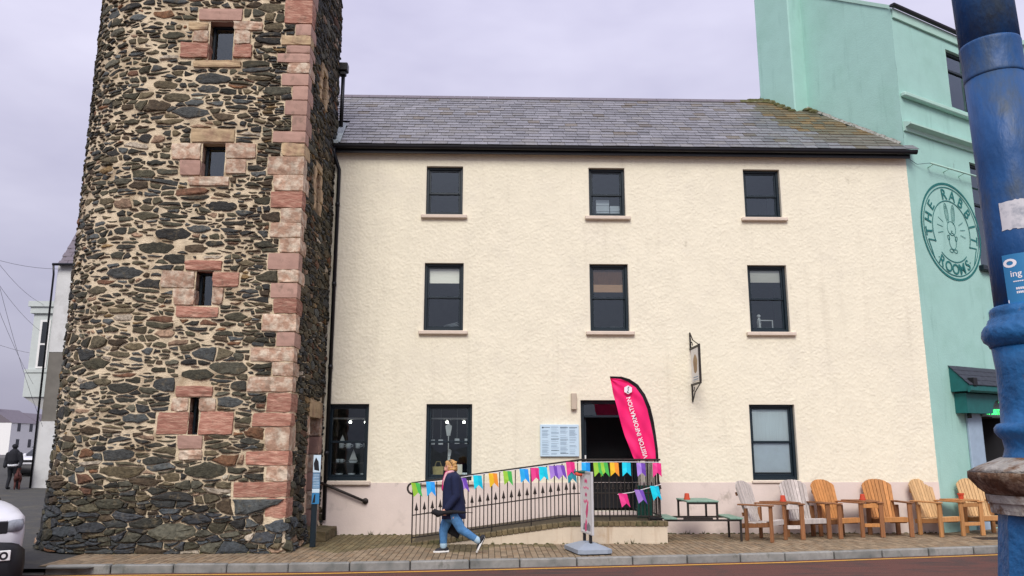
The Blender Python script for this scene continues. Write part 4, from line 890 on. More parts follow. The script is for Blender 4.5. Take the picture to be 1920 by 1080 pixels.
def ztop(x):
    xa, xb = rp_(772, 906).x, rp_(1090, 862).x; za, zb = rp_(772, 906).z, rp_(1090, 862).z
    return zb if x > xb else za + (zb - za) * (x - xa) / (xb - xa)
XRL = rp_(1238, 900).x
zmid = lambda x: zdeck(x) + 0.08 + (ztop(x) - zdeck(x)) * 0.38
zbot = lambda x: zdeck(x) + 0.085
def railbar(name, fz, xs_, r, mat=None):
    mb = MB(); mb.tube([(q, YR, fz(q)) for q in xs_], r, 6); return part(name, mb, M['iron'], rail)
xk = [XA, XB, rp_(1090, 862).x, XRL]
tr = MB(); p0 = Vector((XA, YR, ztop(XA)))
curl = [p0 + Vector((-.10 * math.sin(t) , 0, -.10 + .10 * math.cos(t))) for t in [math.pi * 1.15 * (1 - i / 8) for i in range(9)]]
tr.tube(curl + [(q, YR, ztop(q)) for q in xk[1:]], .019, 6); part('top_rail', tr, M['iron'], rail)
railbar('middle_rail', zmid, xk, .011); railbar('bottom_rail', zbot, xk, .013)
SP = MB(); SP.add([(0, 0, .13), (-.03, 0, .0), (.03, 0, .0), (0, -.012, .02), (0, .012, .02), (-.012, 0, -.03), (.012, 0, -.03)], [(0, 1, 3), (0, 3, 2), (0, 4, 1), (0, 2, 4), (1, 5, 3), (3, 6, 2), (1, 4, 5), (4, 2, 6), (3, 5, 6), (4, 6, 5)])
SP.add([(-.035, -.01, -.02), (.035, -.01, -.02), (.035, .01, -.005), (-.035, .01, -.005)], [(0, 1, 2, 3)])
spm = SP.mesh('spearhead')
n = 0; x = XA; step = 0.0745 * 2
while x < XRL + .01:
    mb = MB(); zb = (zdeck(x) - .02) if n % 5 == 0 else zbot(x)
    mb.tube([(x, YR, zb), (x, YR, ztop(x))], .0095 if n % 5 else .013, 6); part('baluster', mb, M['iron'], rail)
    mb = MB(); mb.tube([(x, YR, ztop(x) - .045), (x, YR, ztop(x) - .012)], [.004, .022], 6); part('rail_knob', mb, M['iron'], rail)
    xm = x + step / 2
    if xm < XRL:
        mb = MB(); mb.tube([(xm, YR, zbot(xm)), (xm, YR, zmid(xm) + .09)], .009, 6); part('short_bar', mb, M['iron'], rail)
        o = link('spearhead', spm, M['iron'], rail); o.location = (xm, YR, zmid(xm) + .1)
    x += step; n += 1
mb = MB()
for (za, r_) in ((ztop(XRL), .019), (zbot(XRL), .013)): mb.tube([(XRL, YR, za), (XRL, YH - .1, za)], r_, 6)
part('return_rail', mb, M['iron'], rail)
y = YR + .13
while y < YH - .1:
    mb = MB(); mb.tube([(XRL, y, zbot(XRL)), (XRL, y, ztop(XRL))], .0095, 6); part('return_bar', mb, M['iron'], rail); y += .13
gp_ = thing('green_panel', (XRL - .2, 16.3, ZD), 'dark green slatted panel standing behind the railing corner', 'panel')
for k in range(5): mb = MB(); mb.bbox(XRL - .33 + k * .062, XRL - .275 + k * .062, 16.35, 16.40, ZD, ZD + .62, .005); part('slat', mb, M['binGreen'], gp_)
mb = MB(); mb.bbox(XRL - .34, XRL - .01, 16.40, 16.43, ZD + .12, ZD + .18, .004); part('cross_bar', mb, M['binGreen'], gp_)
# bunting
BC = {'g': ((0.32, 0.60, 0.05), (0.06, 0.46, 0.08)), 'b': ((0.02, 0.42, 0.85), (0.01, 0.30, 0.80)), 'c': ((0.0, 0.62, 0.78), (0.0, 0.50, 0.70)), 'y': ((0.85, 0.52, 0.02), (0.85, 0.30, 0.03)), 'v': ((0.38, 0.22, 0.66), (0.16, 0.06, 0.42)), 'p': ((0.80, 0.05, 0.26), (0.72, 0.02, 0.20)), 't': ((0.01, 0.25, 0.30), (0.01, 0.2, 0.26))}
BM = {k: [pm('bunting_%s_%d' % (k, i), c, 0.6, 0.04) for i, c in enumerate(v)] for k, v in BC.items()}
def bunting(label, fl, Yb, string_px):
    sp_ = [on_y(a, b, Yb) for a, b in string_px]; t = thing('bunting', sp_[0], label, 'bunting')
    mb = MB(); mb.tube(sp_, .006, 5); part('string', mb, M['whitep'], t)
    for (px, py, k, sw) in fl:
        o_ = on_y(px, py, Yb); w_, h_ = .082, .255; r_ = rng.uniform
        me = bpy.data.meshes.new('pennant'); f1, f2, tw = -.02 - r_(0, .02), r_(-.012, .012), sw
        pts = [(-w_, 0, 0), (0, -.022 + r_(-.01, .01), 0), (w_, r_(-.01, .01), -.006)]
        lo = [(-w_ + tw, r_(-.03, 0), -h_ - r_(0, .02)), (0 + tw, -.04 + r_(-.01, .01), -h_ + .075), (w_ + tw, r_(-.03, .01), -h_ - r_(0, .02))]
        mid = [tuple((a + b) / 2 + (0 if i != 1 else r_(-.008, .008)) for i, (a, b) in enumerate(zip(p, q))) for p, q in zip(pts, lo)]
        V_ = pts + mid + lo; V_ = [(o_.x + a, Yb - .02 + b, o_.z + c) for a, b, c in V_]
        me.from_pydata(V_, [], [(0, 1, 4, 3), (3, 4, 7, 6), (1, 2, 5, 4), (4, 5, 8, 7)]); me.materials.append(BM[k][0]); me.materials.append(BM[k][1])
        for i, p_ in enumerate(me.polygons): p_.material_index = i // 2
        link('pennant', me, None, t)
UP = [(779, 905, 'g', .06), (807, 903, 'b', .03), (866, 896, 'v', .07), (895, 891, 'c', .03), (924, 887, 'y', .03), (951, 883, 'g', .03), (982, 879, 'b', .03), (1003, 877, 'p', .02), (1017, 875, 'c', .03), (1037, 873, 'v', .03), (1050, 872, 'v', .05), (1069, 866, 'p', .02), (1071, 879, 't', .02), (1098, 867, 'b', .0), (1120, 867, 'g', .02), (1131, 867, 'g', .03), (1151, 867, 'y', .01), (1174, 867, 'c', .0), (1201, 868, 'v', .01), (1231, 868, 'p', .0)]
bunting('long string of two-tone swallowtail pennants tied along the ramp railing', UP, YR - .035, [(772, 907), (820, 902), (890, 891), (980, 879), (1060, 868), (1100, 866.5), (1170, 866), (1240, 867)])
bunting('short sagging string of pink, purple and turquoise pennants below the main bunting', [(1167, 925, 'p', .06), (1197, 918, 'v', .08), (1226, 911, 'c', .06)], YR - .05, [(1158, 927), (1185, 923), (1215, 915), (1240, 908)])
# feather flag
YFl = YR + .25; ff = thing('feather_flag', (on_y(1190, 965, YFl).x, YFl, ZD), 'magenta feather flag with white VISITOR INFORMATION lettering and black edge', 'flag')
RE = [(1144, 709), (1165, 709.5), (1180, 714), (1195, 724), (1208, 742), (1218, 765), (1224, 790), (1228, 815), (1232, 845), (1233, 864)]
LE = [(1144, 709), (1147, 723), (1150, 738), (1154, 755), (1159, 775), (1165, 795), (1172, 818), (1180, 838), (1186, 855), (1190, 864)]
def fpt(i, t):
    k = min(int(i), len(LE) - 2); q = i - k
    l = (LE[k][0] + (LE[k + 1][0] - LE[k][0]) * q, LE[k][1] + (LE[k + 1][1] - LE[k][1]) * q); r = (RE[k][0] + (RE[k + 1][0] - RE[k][0]) * q, RE[k][1] + (RE[k + 1][1] - RE[k][1]) * q)
    p = on_y(l[0] + (r[0] - l[0]) * t, l[1] + (r[1] - l[1]) * t, YFl); p.y += .028 * math.sin(t * 7 + i * 1.3) * (1 - t * .3) * min(1, i / 2) + .012 * math.sin(t * 15 - i * 2.2); return p
me_v, me_f = [], []; NI, NT = 36, 22
for i in range(NI + 1):
    for j in range(NT + 1): me_v.append(fpt(i * 9 / NI, j / NT * .93))
for i in range(NI):
    for j in range(NT): a = i * (NT + 1) + j; me_f.append((a, a + 1, a + NT + 2, a + NT + 1))
mb = MB(); mb.add(me_v, me_f); part('flag_cloth', mb, M['pink'], ff, True)
mb = MB(); ev, ef = [], []
for i in range(NI + 1):
    a, b = fpt(i * 9 / NI, .925), fpt(i * 9 / NI, 1.0); 
    if i <= NI * .2: a = a.lerp(fpt(i * 9 / NI, .4), 0); 
    w2 = Vector((0.0, -.004, 0)); ev += [a + w2, b + w2 + Vector((.012, 0, .012))]
for i in range(NI): a = i * 2; ef.append((a, a + 1, a + 3, a + 2))
mb.add(ev, ef); mb.tube([Vector(on_y(x_, y_, YFl)) + Vector((.0, .0, .02)) for x_, y_ in RE], .018, 8); part('sleeve', mb, M['blackc'], ff, True)
b = on_y(1233, 862, YFl); mb = MB(); mb.tube([b, (b.x + .01, YFl, ZD + .05)], .013, 8); part('pole', mb, M['blackc'], ff, True)
mb = MB(); mb.bbox(b.x - .2, b.x + .02, YFl - .18, YFl + .18, ZD - .01, ZD + .04, .01); part('base_plate', mb, M['blackc'], ff)
vs, fs = text_geo('VISITOR INFORMATION', 1.0, .012); xs_ = [q[0] for q in vs]; tx0, tx1 = min(xs_), max(xs_)
def flagmap(px, py):
    p = on_y(px, py, YFl); p.y -= .045; return p
A0, A1 = (1214, 858), (1181, 744)
L_ = math.hypot(A1[0] - A0[0], A1[1] - A0[1]); dx, dy = (A1[0] - A0[0]) / L_, (A1[1] - A0[1]) / L_
mb = MB(); mb.add([flagmap(A0[0] + dx * (q[0] - tx0) / (tx1 - tx0) * L_ + dy * q[1] * 11.5, A0[1] + dy * (q[0] - tx0) / (tx1 - tx0) * L_ - dx * q[1] * 11.5) for q in vs], fs)
part('lettering', mb, M['whitep'], ff)
mb = MB(); mb.add([flagmap(1177 + 8.2 * math.sin(k * math.pi / 3), 731 - 8.2 * math.cos(k * math.pi / 3)) for k in range(6)], [tuple(range(6))]); lg = part('hexagon_logo', mb, M['whitep'], ff)
mb = MB()
for a, b in zip(((1179, 725), (1176.5, 728), (1177.5, 732), (1175, 735.5)), ((1176.5, 728), (1177.5, 732), (1175, 735.5), (1178.5, 736.5))):
    p, q = flagmap(*a), flagmap(*b); p.y -= .004; q.y -= .004; mb.tube([p, q], .007, 4)
part('logo_mark', mb, M['inkd'], lg)
# swinging pavement sign
pb = on_z(1102, 1035); sg = thing('pavement_sign', pb, 'portrait pavement sign with pink poster on a grey plastic base', 'sign')
SA = R(-79); Rz = Matrix.Translation(pb) @ Matrix.Rotation(SA, 4, 'Z')
bs = [(-.40, -.30), (.40, -.30), (.46, -.2), (.46, .2), (.40, .30), (-.40, .30), (-.46, .2), (-.46, -.2)]
mb = MB(); mb.add([Rz @ Vector((a, b, .02)) for a, b in bs] + [Rz @ Vector((a, b, .085)) for a, b in bs] + [Rz @ Vector((a * .36, b * .3, .17)) for a, b in bs], [tuple(range(8))] + [(i, (i + 1) % 8, 8 + (i + 1) % 8, 8 + i) for i in range(8)] + [(8 + i, 8 + (i + 1) % 8, 16 + (i + 1) % 8, 16 + i) for i in range(8)] + [tuple(range(16, 24))])
part('base', mb, M['greyp'], sg)
mb = MB(); mb.box(-.42, -.1, -.27, .27, 0, .021, Rz); mb.box(.1, .42, -.27, .27, 0, .021, Rz); part('base_foot', mb, M['carb'], sg)
zt0, zt1 = .30, on_y(1100, 884, pb.y).z
for s_ in (-.17, .17): mb = MB(); mb.box(s_ - .03, s_ + .03, -.02, .02, .15, zt0 + .02, Rz); part('spring_leg', mb, M['carb'], sg)
mb = MB(); hw = .31
mb.bbox(-hw, -hw + .035, -.022, .022, zt0, zt1, .005, Rz); mb.bbox(hw - .035, hw, -.022, .022, zt0, zt1, .005, Rz); mb.bbox(-hw + .035, hw - .035, -.021, .021, zt0, zt0 + .035, .005, Rz); mb.bbox(-hw + .035, hw - .035, -.021, .021, zt1 - .035, zt1, .005, Rz); part('frame', mb, M['alu'], sg)
mb = MB(); mb.box(-hw + .03, hw - .03, -.012, .012, zt0 + .03, zt1 - .03, Rz); ps_ = part('poster', mb, M['white'], sg)
fn = lambda a, b, dd: Rz @ Vector((a, -.012 + dd, b))
mb = MB(); zz = zt1 - .16
for wds, am in ((.14, .035), (.3, .022), (.1, .03), (.26, .035)):
    n = 16; mb.strip([(-wds / 2 + wds * i / n, zz + am * (1 if i % 2 else -1) * (1 if (i * 7) % 5 > 1 else .4)) for i in range(n + 1)], .009, fn, -.002, .001); zz -= .115
mb.prism([(-.04, .66), (.02, .78), (.11, .84), (.1, .7), (.05, .58), (.0, .56)], fn, -.002, .001); mb.prism([(-.1, .42), (-.02, .56), (.03, .5), (.0, .36), (-.06, .3)], fn, -.0022, .001); part('pink_print', mb, M['pinkp'], ps_)
mb = MB(); mb.prism([(-.2, .36), (.2, .36), (.22, .44), (.12, .5), (.02, .45), (-.14, .47)], fn, -.0015, .001); part('grey_print', mb, M['greyink'], ps_)
mb = MB(); cz = zt1 - .04
for k in range(3): mb.ball(Rz @ Vector((-.26 + k * .02, -.05, cz - k * .01)), (.085, .03, .028), 8)
tp = part('chilli_decoration', mb, M['terracotta'], sg, True)
mb = MB(); mb.ball(Rz @ Vector((-.05, -.05, cz + .03)), (.1, .03, .03), 8); mb.ball(Rz @ Vector((-.4, -.05, cz + .02)), (.07, .03, .02), 8); part('leaf_decoration', mb, M['binGreen'], sg, True)

# ------------------------------------------------------------------ green picnic table
fx = on_y(1318, 943, 15.72).x; pt = thing('picnic_table', (fx, 16.2, 0), 'small green topped picnic table with black steel frame and two seats', 'table')
y0, y1 = 15.72, 16.62; zT = on_y(1318, 939, 15.72).z; zS = on_y(1380, 971, 15.72).z
hwT = .31; so = on_y(1381, 971, 15.72).x - fx
for k in range(3): mb = MB(); mb.bbox(fx - hwT + k * .207, fx - hwT + .203 + k * .207, y0, y1, zT - .03, zT, .005); part('table_board', mb, M['tgreen'], pt)
for s_ in (-1, 1):
    for k in range(2): mb = MB(); xa = fx + s_ * so - .13 + k * .132; mb.bbox(xa, xa + .128, y0, y1, zS - .03, zS, .005); part('seat_board', mb, M['tgreen'], pt)
for y in (y0 + .05, y1 - .05):
    mb = MB(); r_ = .018; bx = lambda a, b, c, d: mb.box(a, b, y - r_, y + r_, c, d)
    bx(fx - so - .11, fx + so + .11, zS - .066, zS - .031)
    for s_ in (-1, 1): bx(fx + s_ * (hwT - .03) - r_, fx + s_ * (hwT - .03) + r_, zS - .031, zT - .066)
    bx(fx - hwT + .01, fx + hwT - .01, zT - .066, zT - .031); part('frame_hoop', mb, M['iron'], pt)
    for s_ in (-1, 1):
        mb = MB(); bx(fx + s_ * (so + .09) - r_, fx + s_ * (so + .09) + r_, 0, zS - .067); part('leg', mb, M['iron'], pt)
mb = MB(); mb.box(fx - .02, fx + .02, y0 + .07, y1 - .07, zT - .064, zT - .034); mb.box(fx - hwT + .02, fx + hwT - .02, y0 + .4, y0 + .43, zS - .06, zS - .034); part('tie_bar', mb, M['iron'], pt)
def pot(loc, label, up=False, s=1.0):
    mb = MB(); pr = [(.062, 0), (.064, .025), (.055, .03), (.042, .12), (.02, .122)] if not up else [(.042, 0), (.055, .09), (.066, .092), (.068, .12), (.058, .12), (.05, .06)]
    mb.lathe([(a * s, b * s) for a, b in pr], 16, Matrix.Translation(loc)); tag(part('clay_pot', mb, M['terracotta'], None, False), label, 'pot')
p = on_y(1288, 934, 16.1); pot((p.x, 16.1, zT), 'upturned red clay pot on the green picnic table')

# ------------------------------------------------------------------ paired garden seats
def chair_parts(root, Mx, wood, leg, arm, rail_m, rows=8):
    W = .60
    for s_ in (-1, 1):
        mb = MB(); mb.bbox(s_ * W / 2 - .045, s_ * W / 2 + .045, -.045, .0, 0, .655, .006, Mx); part('leg', mb, leg, root)
        mb = MB(); mb.bbox(s_ * W / 2 - .045, s_ * W / 2 + .045, .46, .505, 0, .60, .006, Mx); part('leg', mb, leg, root)
        mb = MB(); mb.bbox(s_ * (W / 2 + .01) - .075, s_ * (W / 2 + .01) + .075, -.07, .62, .656, .682, .006, Mx @ Matrix.Translation((0, 0, .0))); part('armrest', mb, arm, root)
        mb = MB(); mb.bbox(s_ * (W / 2 - .065) - .018, s_ * (W / 2 - .065) + .018, .0, .62, .27, .36, .005, Mx @ Matrix.Rotation(R(-5), 4, 'X')); part('side_rail', mb, leg, root)
    mb = MB(); mb.bbox(-W / 2 + .05, W / 2 - .05, -.03, -.002, .29, .385, .005, Mx); part('front_rail', mb, rail_m, root)
    for k in range(5):
        mb = MB(); y = .0 + k * .1; z = .385 - k * .012 - (0.012 if 0 < k < 4 else 0); mb.bbox(-W / 2 + .045, W / 2 - .045, y, y + .092, z - .02, z, .005, Mx); part('seat_slat', mb, wood, root)
    B = Mx @ Matrix.Translation((0, .5, .34)) @ Matrix.Rotation(R(-17), 4, 'X')
    HB = lambda x_: .80 - .15 * (abs(x_) / .33) ** 2.6
    for k in range(rows):
        c = k - (rows - 1) / 2; xb, xt = c * .069, c * .081; wl, wt = .0295, .0345
        mb = MB(); mb.prism([(xb - wl, 0), (xb + wl, 0), (xt + wt, HB(xt + wt)), (xt, HB(xt) + .004), (xt - wt, HB(xt - wt))], lambda a, b, dd: B @ Vector((a, dd - .03 * (abs(a) / .27) ** 2, b)), -.013, .013); part('back_slat', mb, wood, root)
    for z in (.12, .52): mb = MB(); mb.bbox(-.26, .26, .02, .045, z, z + .07, .004, B); part('back_rail', mb, leg, root)
def seat_set(label, A, B, mats, potspec):
    (ax, ay, aa), (bx, by, ba) = A, B; wood, leg, arm, rl = mats
    root = thing('companion_seat', ((ax + bx) / 2, (ay + by) / 2 + .3, 0), label, 'garden seat', 'paired garden seats along the wall')
    MA = Matrix.Translation((ax, ay, 0)) @ Matrix.Rotation(R(aa), 4, 'Z'); MBx = Matrix.Translation((bx, by, 0)) @ Matrix.Rotation(R(ba), 4, 'Z')
    chair_parts(root, MA, wood, leg, arm, rl); chair_parts(root, MBx, wood, leg, arm, rl)
    a0, a1 = MA @ Vector((.33, -.06, 0)), MA @ Vector((.33, .5, 0)); b0, b1 = MBx @ Vector((-.33, -.06, 0)), MBx @ Vector((-.33, .5, 0))
    for k in range(4):
        q0, q1 = k / 4 + .006, (k + 1) / 4 - .006; L = lambda p, q, t: p.lerp(q, t)
        pts = [L(a0, a1, q0), L(b0, b1, q0), L(b0, b1, q1), L(a0, a1, q1)]
        mb = MB(); mb.add([(p.x, p.y, .683) for p in pts] + [(p.x, p.y, .708) for p in pts], [(0, 1, 2, 3), (4, 7, 6, 5), (0, 4, 5, 1), (1, 5, 6, 2), (2, 6, 7, 3), (3, 7, 4, 0)]); part('table_slat', mb, arm, root)
    a0, b0 = MA @ Vector((.3, -.022, 0)), MBx @ Vector((-.3, -.022, 0)); d = (b0 - a0); L = d.length; an = math.atan2(d.y, d.x); Mt = Matrix.Translation(a0) @ Matrix.Rotation(an, 4, 'Z')
    for z0, z1, nm in ((.57, .65, 'table_apron'), (.2, .27, 'stretcher')): mb = MB(); mb.bbox(.05, max(.06, L - .05), -.015, .015, z0, z1, .004, Mt); part(nm, mb, rl, root)
    c = (MA @ Vector((.33, .2, 0))).lerp(MBx @ Vector((-.33, .2, 0)), .5)
    pot((c.x, c.y, .709), *potspec)
    return root
seat_set('pair of silvery weathered fan-back wooden seats joined by a small table', (5.57, 15.82, 46), (6.43, 16.13, 14), (M['wgrey'], M['wbrown'], M['wbrown'], M['wgrey']), ('upturned red clay pot on the table between the silvery seats',))
seat_set('pair of orange oiled fan-back wooden seats joined by a small table', (7.20, 16.28, 24), (8.19, 16.42, 2), (M['worange'], M['wbrown'], M['wbrown'], M['worange']), ('upturned red clay pot on the table between the orange seats',))
seat_set('pair of pale pine fan-back wooden seats joined by a small table', (9.35, 16.50, 20), (10.40, 16.72, 4), (M['wyellow'], M['wtan'], M['wtan'], M['wtan']), ('upright red clay pot on the table between the pale pine seats', True))

# ------------------------------------------------------------------ the mint green building, turned away from the house line
GAng = R(28.8); CU = Vector((math.cos(GAng), math.sin(GAng), 0)); CN = Vector((math.sin(GAng), -math.cos(GAng), 0)); CC = Vector((XR, YH, 0)); CG = -CN
def fac(px, py):
    p = on_pl(px, py, CC, CN); return (p - CC).dot(CU), p.z
def gab(px, py):
    p = on_pl(px, py, CC, CU); return (p - CC).dot(CG), p.z
def FP(s, z, d=0.0): return CC + CU * s + CN * d + Vector((0, 0, z))        # d > 0 stands proud of the front
def GP(s, z, d=0.0): return CC + CG * s - CU * d + Vector((0, 0, z))        # d > 0 stands proud of the gable
grn = thing('mint_green_building', (XR + 3, YH + 1.5, 0), 'mint green rendered shop building with round rabbit sign beside the cream house', 'building')
def fbox(mb, s0, s1, z0, z1, d0, d1, b=.006):
    mt = Matrix(((CU.x, CN.x, 0, CC.x), (CU.y, CN.y, 0, CC.y), (0, 0, 1, 0), (0, 0, 0, 1))); mb.bbox(s0, s1, d0, d1, z0, z1, b, mt); return mb
def gbox(mb, s0, s1, z0, z1, d0, d1, b=.006):
    mt = Matrix(((CG.x, -CU.x, 0, CC.x), (CG.y, -CU.y, 0, CC.y), (0, 0, 1, 0), (0, 0, 0, 1))); mb.bbox(s0, s1, d0, d1, z0, z1, b, mt); return mb
zEv = fac(1667, 14)[1]; SMAX = 11.0
# openings on the front: (s0,s1,z0,z1)
s_w, _ = fac(1779, 150); w1 = (s_w, s_w + 1.0, fac(1812, 210)[1], fac(1780, 95)[1])
s_v, _ = fac(1822, 350); w2 = (s_v, s_v + 1.0, fac(1850, 500)[1], fac(1824, 306)[1])
s_d, _ = fac(1842, 840); dd_ = (s_d, s_d + 1.15, 0.02, fac(1850, 783)[1])
holes = [w1, w2, dd_]
def face_sheet(fn, x0, x1, z0, z1, holes, st=.12):
    bx = sorted({x0, x1} | {h[i] for h in holes for i in (0, 1)}); bz = sorted({z0, z1} | {h[i] for h in holes for i in (2, 3)})
    gx = np.array(sum((seg(a, b, st) for a, b in zip(bx[:-1], bx[1:])), []) + [x1]); gz = np.array(sum((seg(a, b, st) for a, b in zip(bz[:-1], bz[1:])), []) + [z1])
    A, B = np.meshgrid(gx, gz); h = .012 * (vnoise(A, B, .5, 41) - .5) + .006 * (vnoise(A, B, .17, 42) - .5)
    vs = [fn(a, b, c) for a, b, c in zip(A.ravel(), B.ravel(), h.ravel())]; W = len(gx); fs = []
    for j in range(len(gz) - 1):
        for i in range(W - 1):
            cx, cz = (gx[i] + gx[i + 1]) / 2, (gz[j] + gz[j + 1]) / 2
            if not any(q[0] < cx < q[1] and q[2] < cz < q[3] for q in holes): a = j * W + i; fs.append((a, a + 1, a + W + 1, a + W))
    return raw_mesh('wall', vs, fs)
link('front_wall', face_sheet(FP, 0, SMAX, -.05, zEv, holes), M['mint'], grn, True)
# gable: eaves at the corner rising to a ridge, then falling
sg1, zg1 = gab(1578, 0); slope = max(.35, (zg1 - zEv) / sg1)
(r0, q0), (r1, q1) = gab(1437, 130), gab(1424, 186); rsl = (q1 - q0) / (r1 - r0)       # rear roof slope seen past the chimney
SR = (zEv - q0 + rsl * r0) / (rsl - slope); ZR = zEv + slope * SR; SD = r1 + (zEv * .55 - q1) / rsl; ZB = zEv * .55
print('gable', sg1, zg1, zEv, slope, 'rear', r0, q0, r1, q1, rsl, 'ridge', SR, ZR, SD)
mb = MB(); prof = [(0, -.05), (0, zEv), (SR, ZR), (SD, ZB), (SD, -.05)]
mb.add([GP(a, b, 0) for a, b in prof], [(0, 1, 2, 3, 4)]); part('gable_wall', mb, M['mint'], grn)
mb = MB(); mb.add([GP(0, zEv), GP(SR, ZR), FP(SMAX, zEv), GP(SR, ZR) + CU * SMAX, GP(SD, ZB), GP(SD, ZB) + CU * SMAX], [(0, 1, 3, 2), (1, 4, 5, 3)]); part('roof', mb, M['rslate'], grn)
mb = MB(); mb.add([FP(SMAX, -.05), FP(SMAX, zEv), GP(SR, ZR) + CU * SMAX, GP(SD, ZB) + CU * SMAX, GP(SD, -.05) + CU * SMAX], [(0, 1, 2, 3, 4)]); mb.add([GP(SD, -.05), GP(SD, ZB), GP(SD, ZB) + CU * SMAX, GP(SD, -.05) + CU * SMAX], [(0, 1, 2, 3)]); part('rear_wall', mb, M['mint'], grn)
# verge skim along the gable head
mb = MB()
for k in range(12):
    a, b = SR * k / 12, SR * (k + 1) / 12; za, zb = zEv + slope * a, zEv + slope * b
    mb.add([GP(a, za - .03, .03), GP(b, zb - .03, .03), GP(b, zb + .07, .035), GP(a, za + .07, .035), GP(a, za + .07, -.3), GP(b, zb + .07, -.3)], [(0, 1, 2, 3), (3, 2, 5, 4)])
part('verge', mb, M['mintl'], grn)
# chimney breast up the gable
sc0, sc1 = gab(1508, 110)[0], gab(1443, 110)[0]
mb = MB(); gbox(mb, sc0, max(sc1, sc0 + 1.0), 5.0, ZR + 2.2, -.2, .5, .03); part('chimney_breast', mb, M['mint'], grn)
# gutter, ledges and cornices along the front
mb = MB(); prof = [(0.055 * math.cos(a) + .1, -0.06 * math.sin(a)) for a in [math.pi * i / 8 for i in range(9)]] + [(.04, .012), (.16, .012)]
mb.prism(prof, lambda a, b, dd: FP(dd, zEv + .03 + b, a), -.08, SMAX); part('gutter', mb, M['carb'], grn)
mb = MB(); fbox(mb, 0.02, SMAX, zEv - .26, zEv - .01, 0.002, .05); part('eaves_band', mb, M['mintl'], grn)
z1_ = fac(1690, 178)[1]; mb = MB(); fbox(mb, .05, SMAX - 4, z1_ - .06, z1_ + .05, 0, .13, .02); part('sill_ledge', mb, M['mintl'], grn)
z2_ = fac(1698, 238)[1]; mb = MB(); mb.prism([(0, -.12), (.05, -.12), (.07, -.04), (.2, .0), (.2, .04), (0, .12)], lambda a, b, dd: FP(dd, z2_ + b, a), .02, SMAX - 3); part('cornice', mb, M['mintl'], grn)
def gwin(h, name):
    s0, s1, z0, z1 = h; mb = MB(); f = .07
    for q in ((s0, s0 + f, z0, z1), (s1 - f, s1, z0, z1), (s0 + f, s1 - f, z1 - f, z1), (s0 + f, s1 - f, z0, z0 + f), (s0 + f, s1 - f, (z0 + z1) / 2 + .25, (z0 + z1) / 2 + .31)): fbox(mb, *q, -.16, -.08, .004)
    w_ = part('window', mb, M['frame'], grn)
    mb = MB()
    for q in ((s0 - .02, s0 + .001, z0, z1), (s1 - .001, s1 + .02, z0, z1), (s0, s1, z1 - .001, z1 + .02), (s0, s1, z0 - .02, z0 + .001)): fbox(mb, *q, -.3, -.003, .0005)
    part('reveal', mb, M['mintl'], w_)
    mb = MB(); mb.add([FP(s0, z0, -.12), FP(s1, z0, -.12), FP(s1, z1, -.12), FP(s0, z1, -.12)], [(0, 1, 2, 3)]); part('pane', mb, M['glass'], w_)
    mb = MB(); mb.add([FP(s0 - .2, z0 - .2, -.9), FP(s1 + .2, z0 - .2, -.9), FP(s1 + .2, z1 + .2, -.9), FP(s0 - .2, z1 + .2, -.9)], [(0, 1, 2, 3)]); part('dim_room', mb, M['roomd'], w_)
    return w_
gwin(w1, 'upper'); wv = gwin(w2, 'lower')
mb = MB(); fbox(mb, w2[0] - .1, w2[1] + .1, w2[2] - .14, w2[2] - .004, -.05, .13, .02); part('sill', mb, M['frame'], wv)
# white service pipe on stand-off brackets
zp = fac(1735, 310)[1]; mb = MB(); s0_, s1_ = fac(1733, 310)[0], fac(1845, 340)[0]
mb.tube([FP(s0_, zp, .16), FP(s1_ + .6, zp, .16)], .022, 8)
for k in range(3): q = s0_ + .12 + k * .62; mb.tube([FP(q, zp, .16), FP(q, zp - .05, .0)], .012, 6)
part('service_pipe', mb, M['mintl'], grn, True)
mb = MB(); mb.tube([FP(.04, zp + .05, .02), FP(s0_ * .5, zp - .06, .04), FP(s0_, zp, .16)], .007, 5); part('cable', mb, M['inkd'], grn)
# round painted sign
cs, cz = fac(1784, 434); RSn = (fac(1784, 345)[1] - fac(1784, 523)[1]) / 2
sn = thing('round_rabbit_sign', FP(cs, cz, 0), 'round teal painted sign reading THE RABBIT ROOMS around a standing rabbit', 'sign')
SF = lambda a, b, dd: FP(cs + a, cz + b, .010 - dd)
def ring(mb, r0, r1, a0=0, a1=360, n=64):
    for i in range(n):
        t0, t1 = R(a0 + (a1 - a0) * i / n), R(a0 + (a1 - a0) * (i + 1) / n)
        mb.add([SF(r0 * math.cos(t0), r0 * math.sin(t0), 0), SF(r1 * math.cos(t0), r1 * math.sin(t0), 0), SF(r1 * math.cos(t1), r1 * math.sin(t1), 0), SF(r0 * math.cos(t1), r0 * math.sin(t1), 0)], [(0, 1, 2, 3)])
mb = MB(); ring(mb, RSn * .955, RSn); ring(mb, RSn * .895, RSn * .915); part('outer_ring', mb, M['tealp'], sn)
mb = MB(); ring(mb, RSn * .615, RSn * .635, -25, 205); ring(mb, RSn * .615, RSn * .635, 228, 312); part('inner_ring', mb, M['tealp'], sn)
mb = MB()
def arc_text(txt, r, a_mid, step, size, inward):
    for i, ch in enumerate(txt):
        if ch == ' ': continue
        a = a_mid + (i - (len(txt) - 1) / 2) * step * (1 if inward else -1); t = R(a); rot = t - math.pi / 2 if not inward else t + math.pi / 2
        vs, fs = text_geo(ch, size, .006); c, s_ = math.cos(rot), math.sin(rot); ox, oy = r * math.cos(t), r * math.sin(t); hh_ = -.35 * size
        mb = MB(); mb.add([SF(ox + c * x_ - s_ * (y_ + hh_), oy + s_ * x_ + c * (y_ + hh_), 0) for x_, y_ in vs], fs); part('letter', mb, M['tealp'], sn)
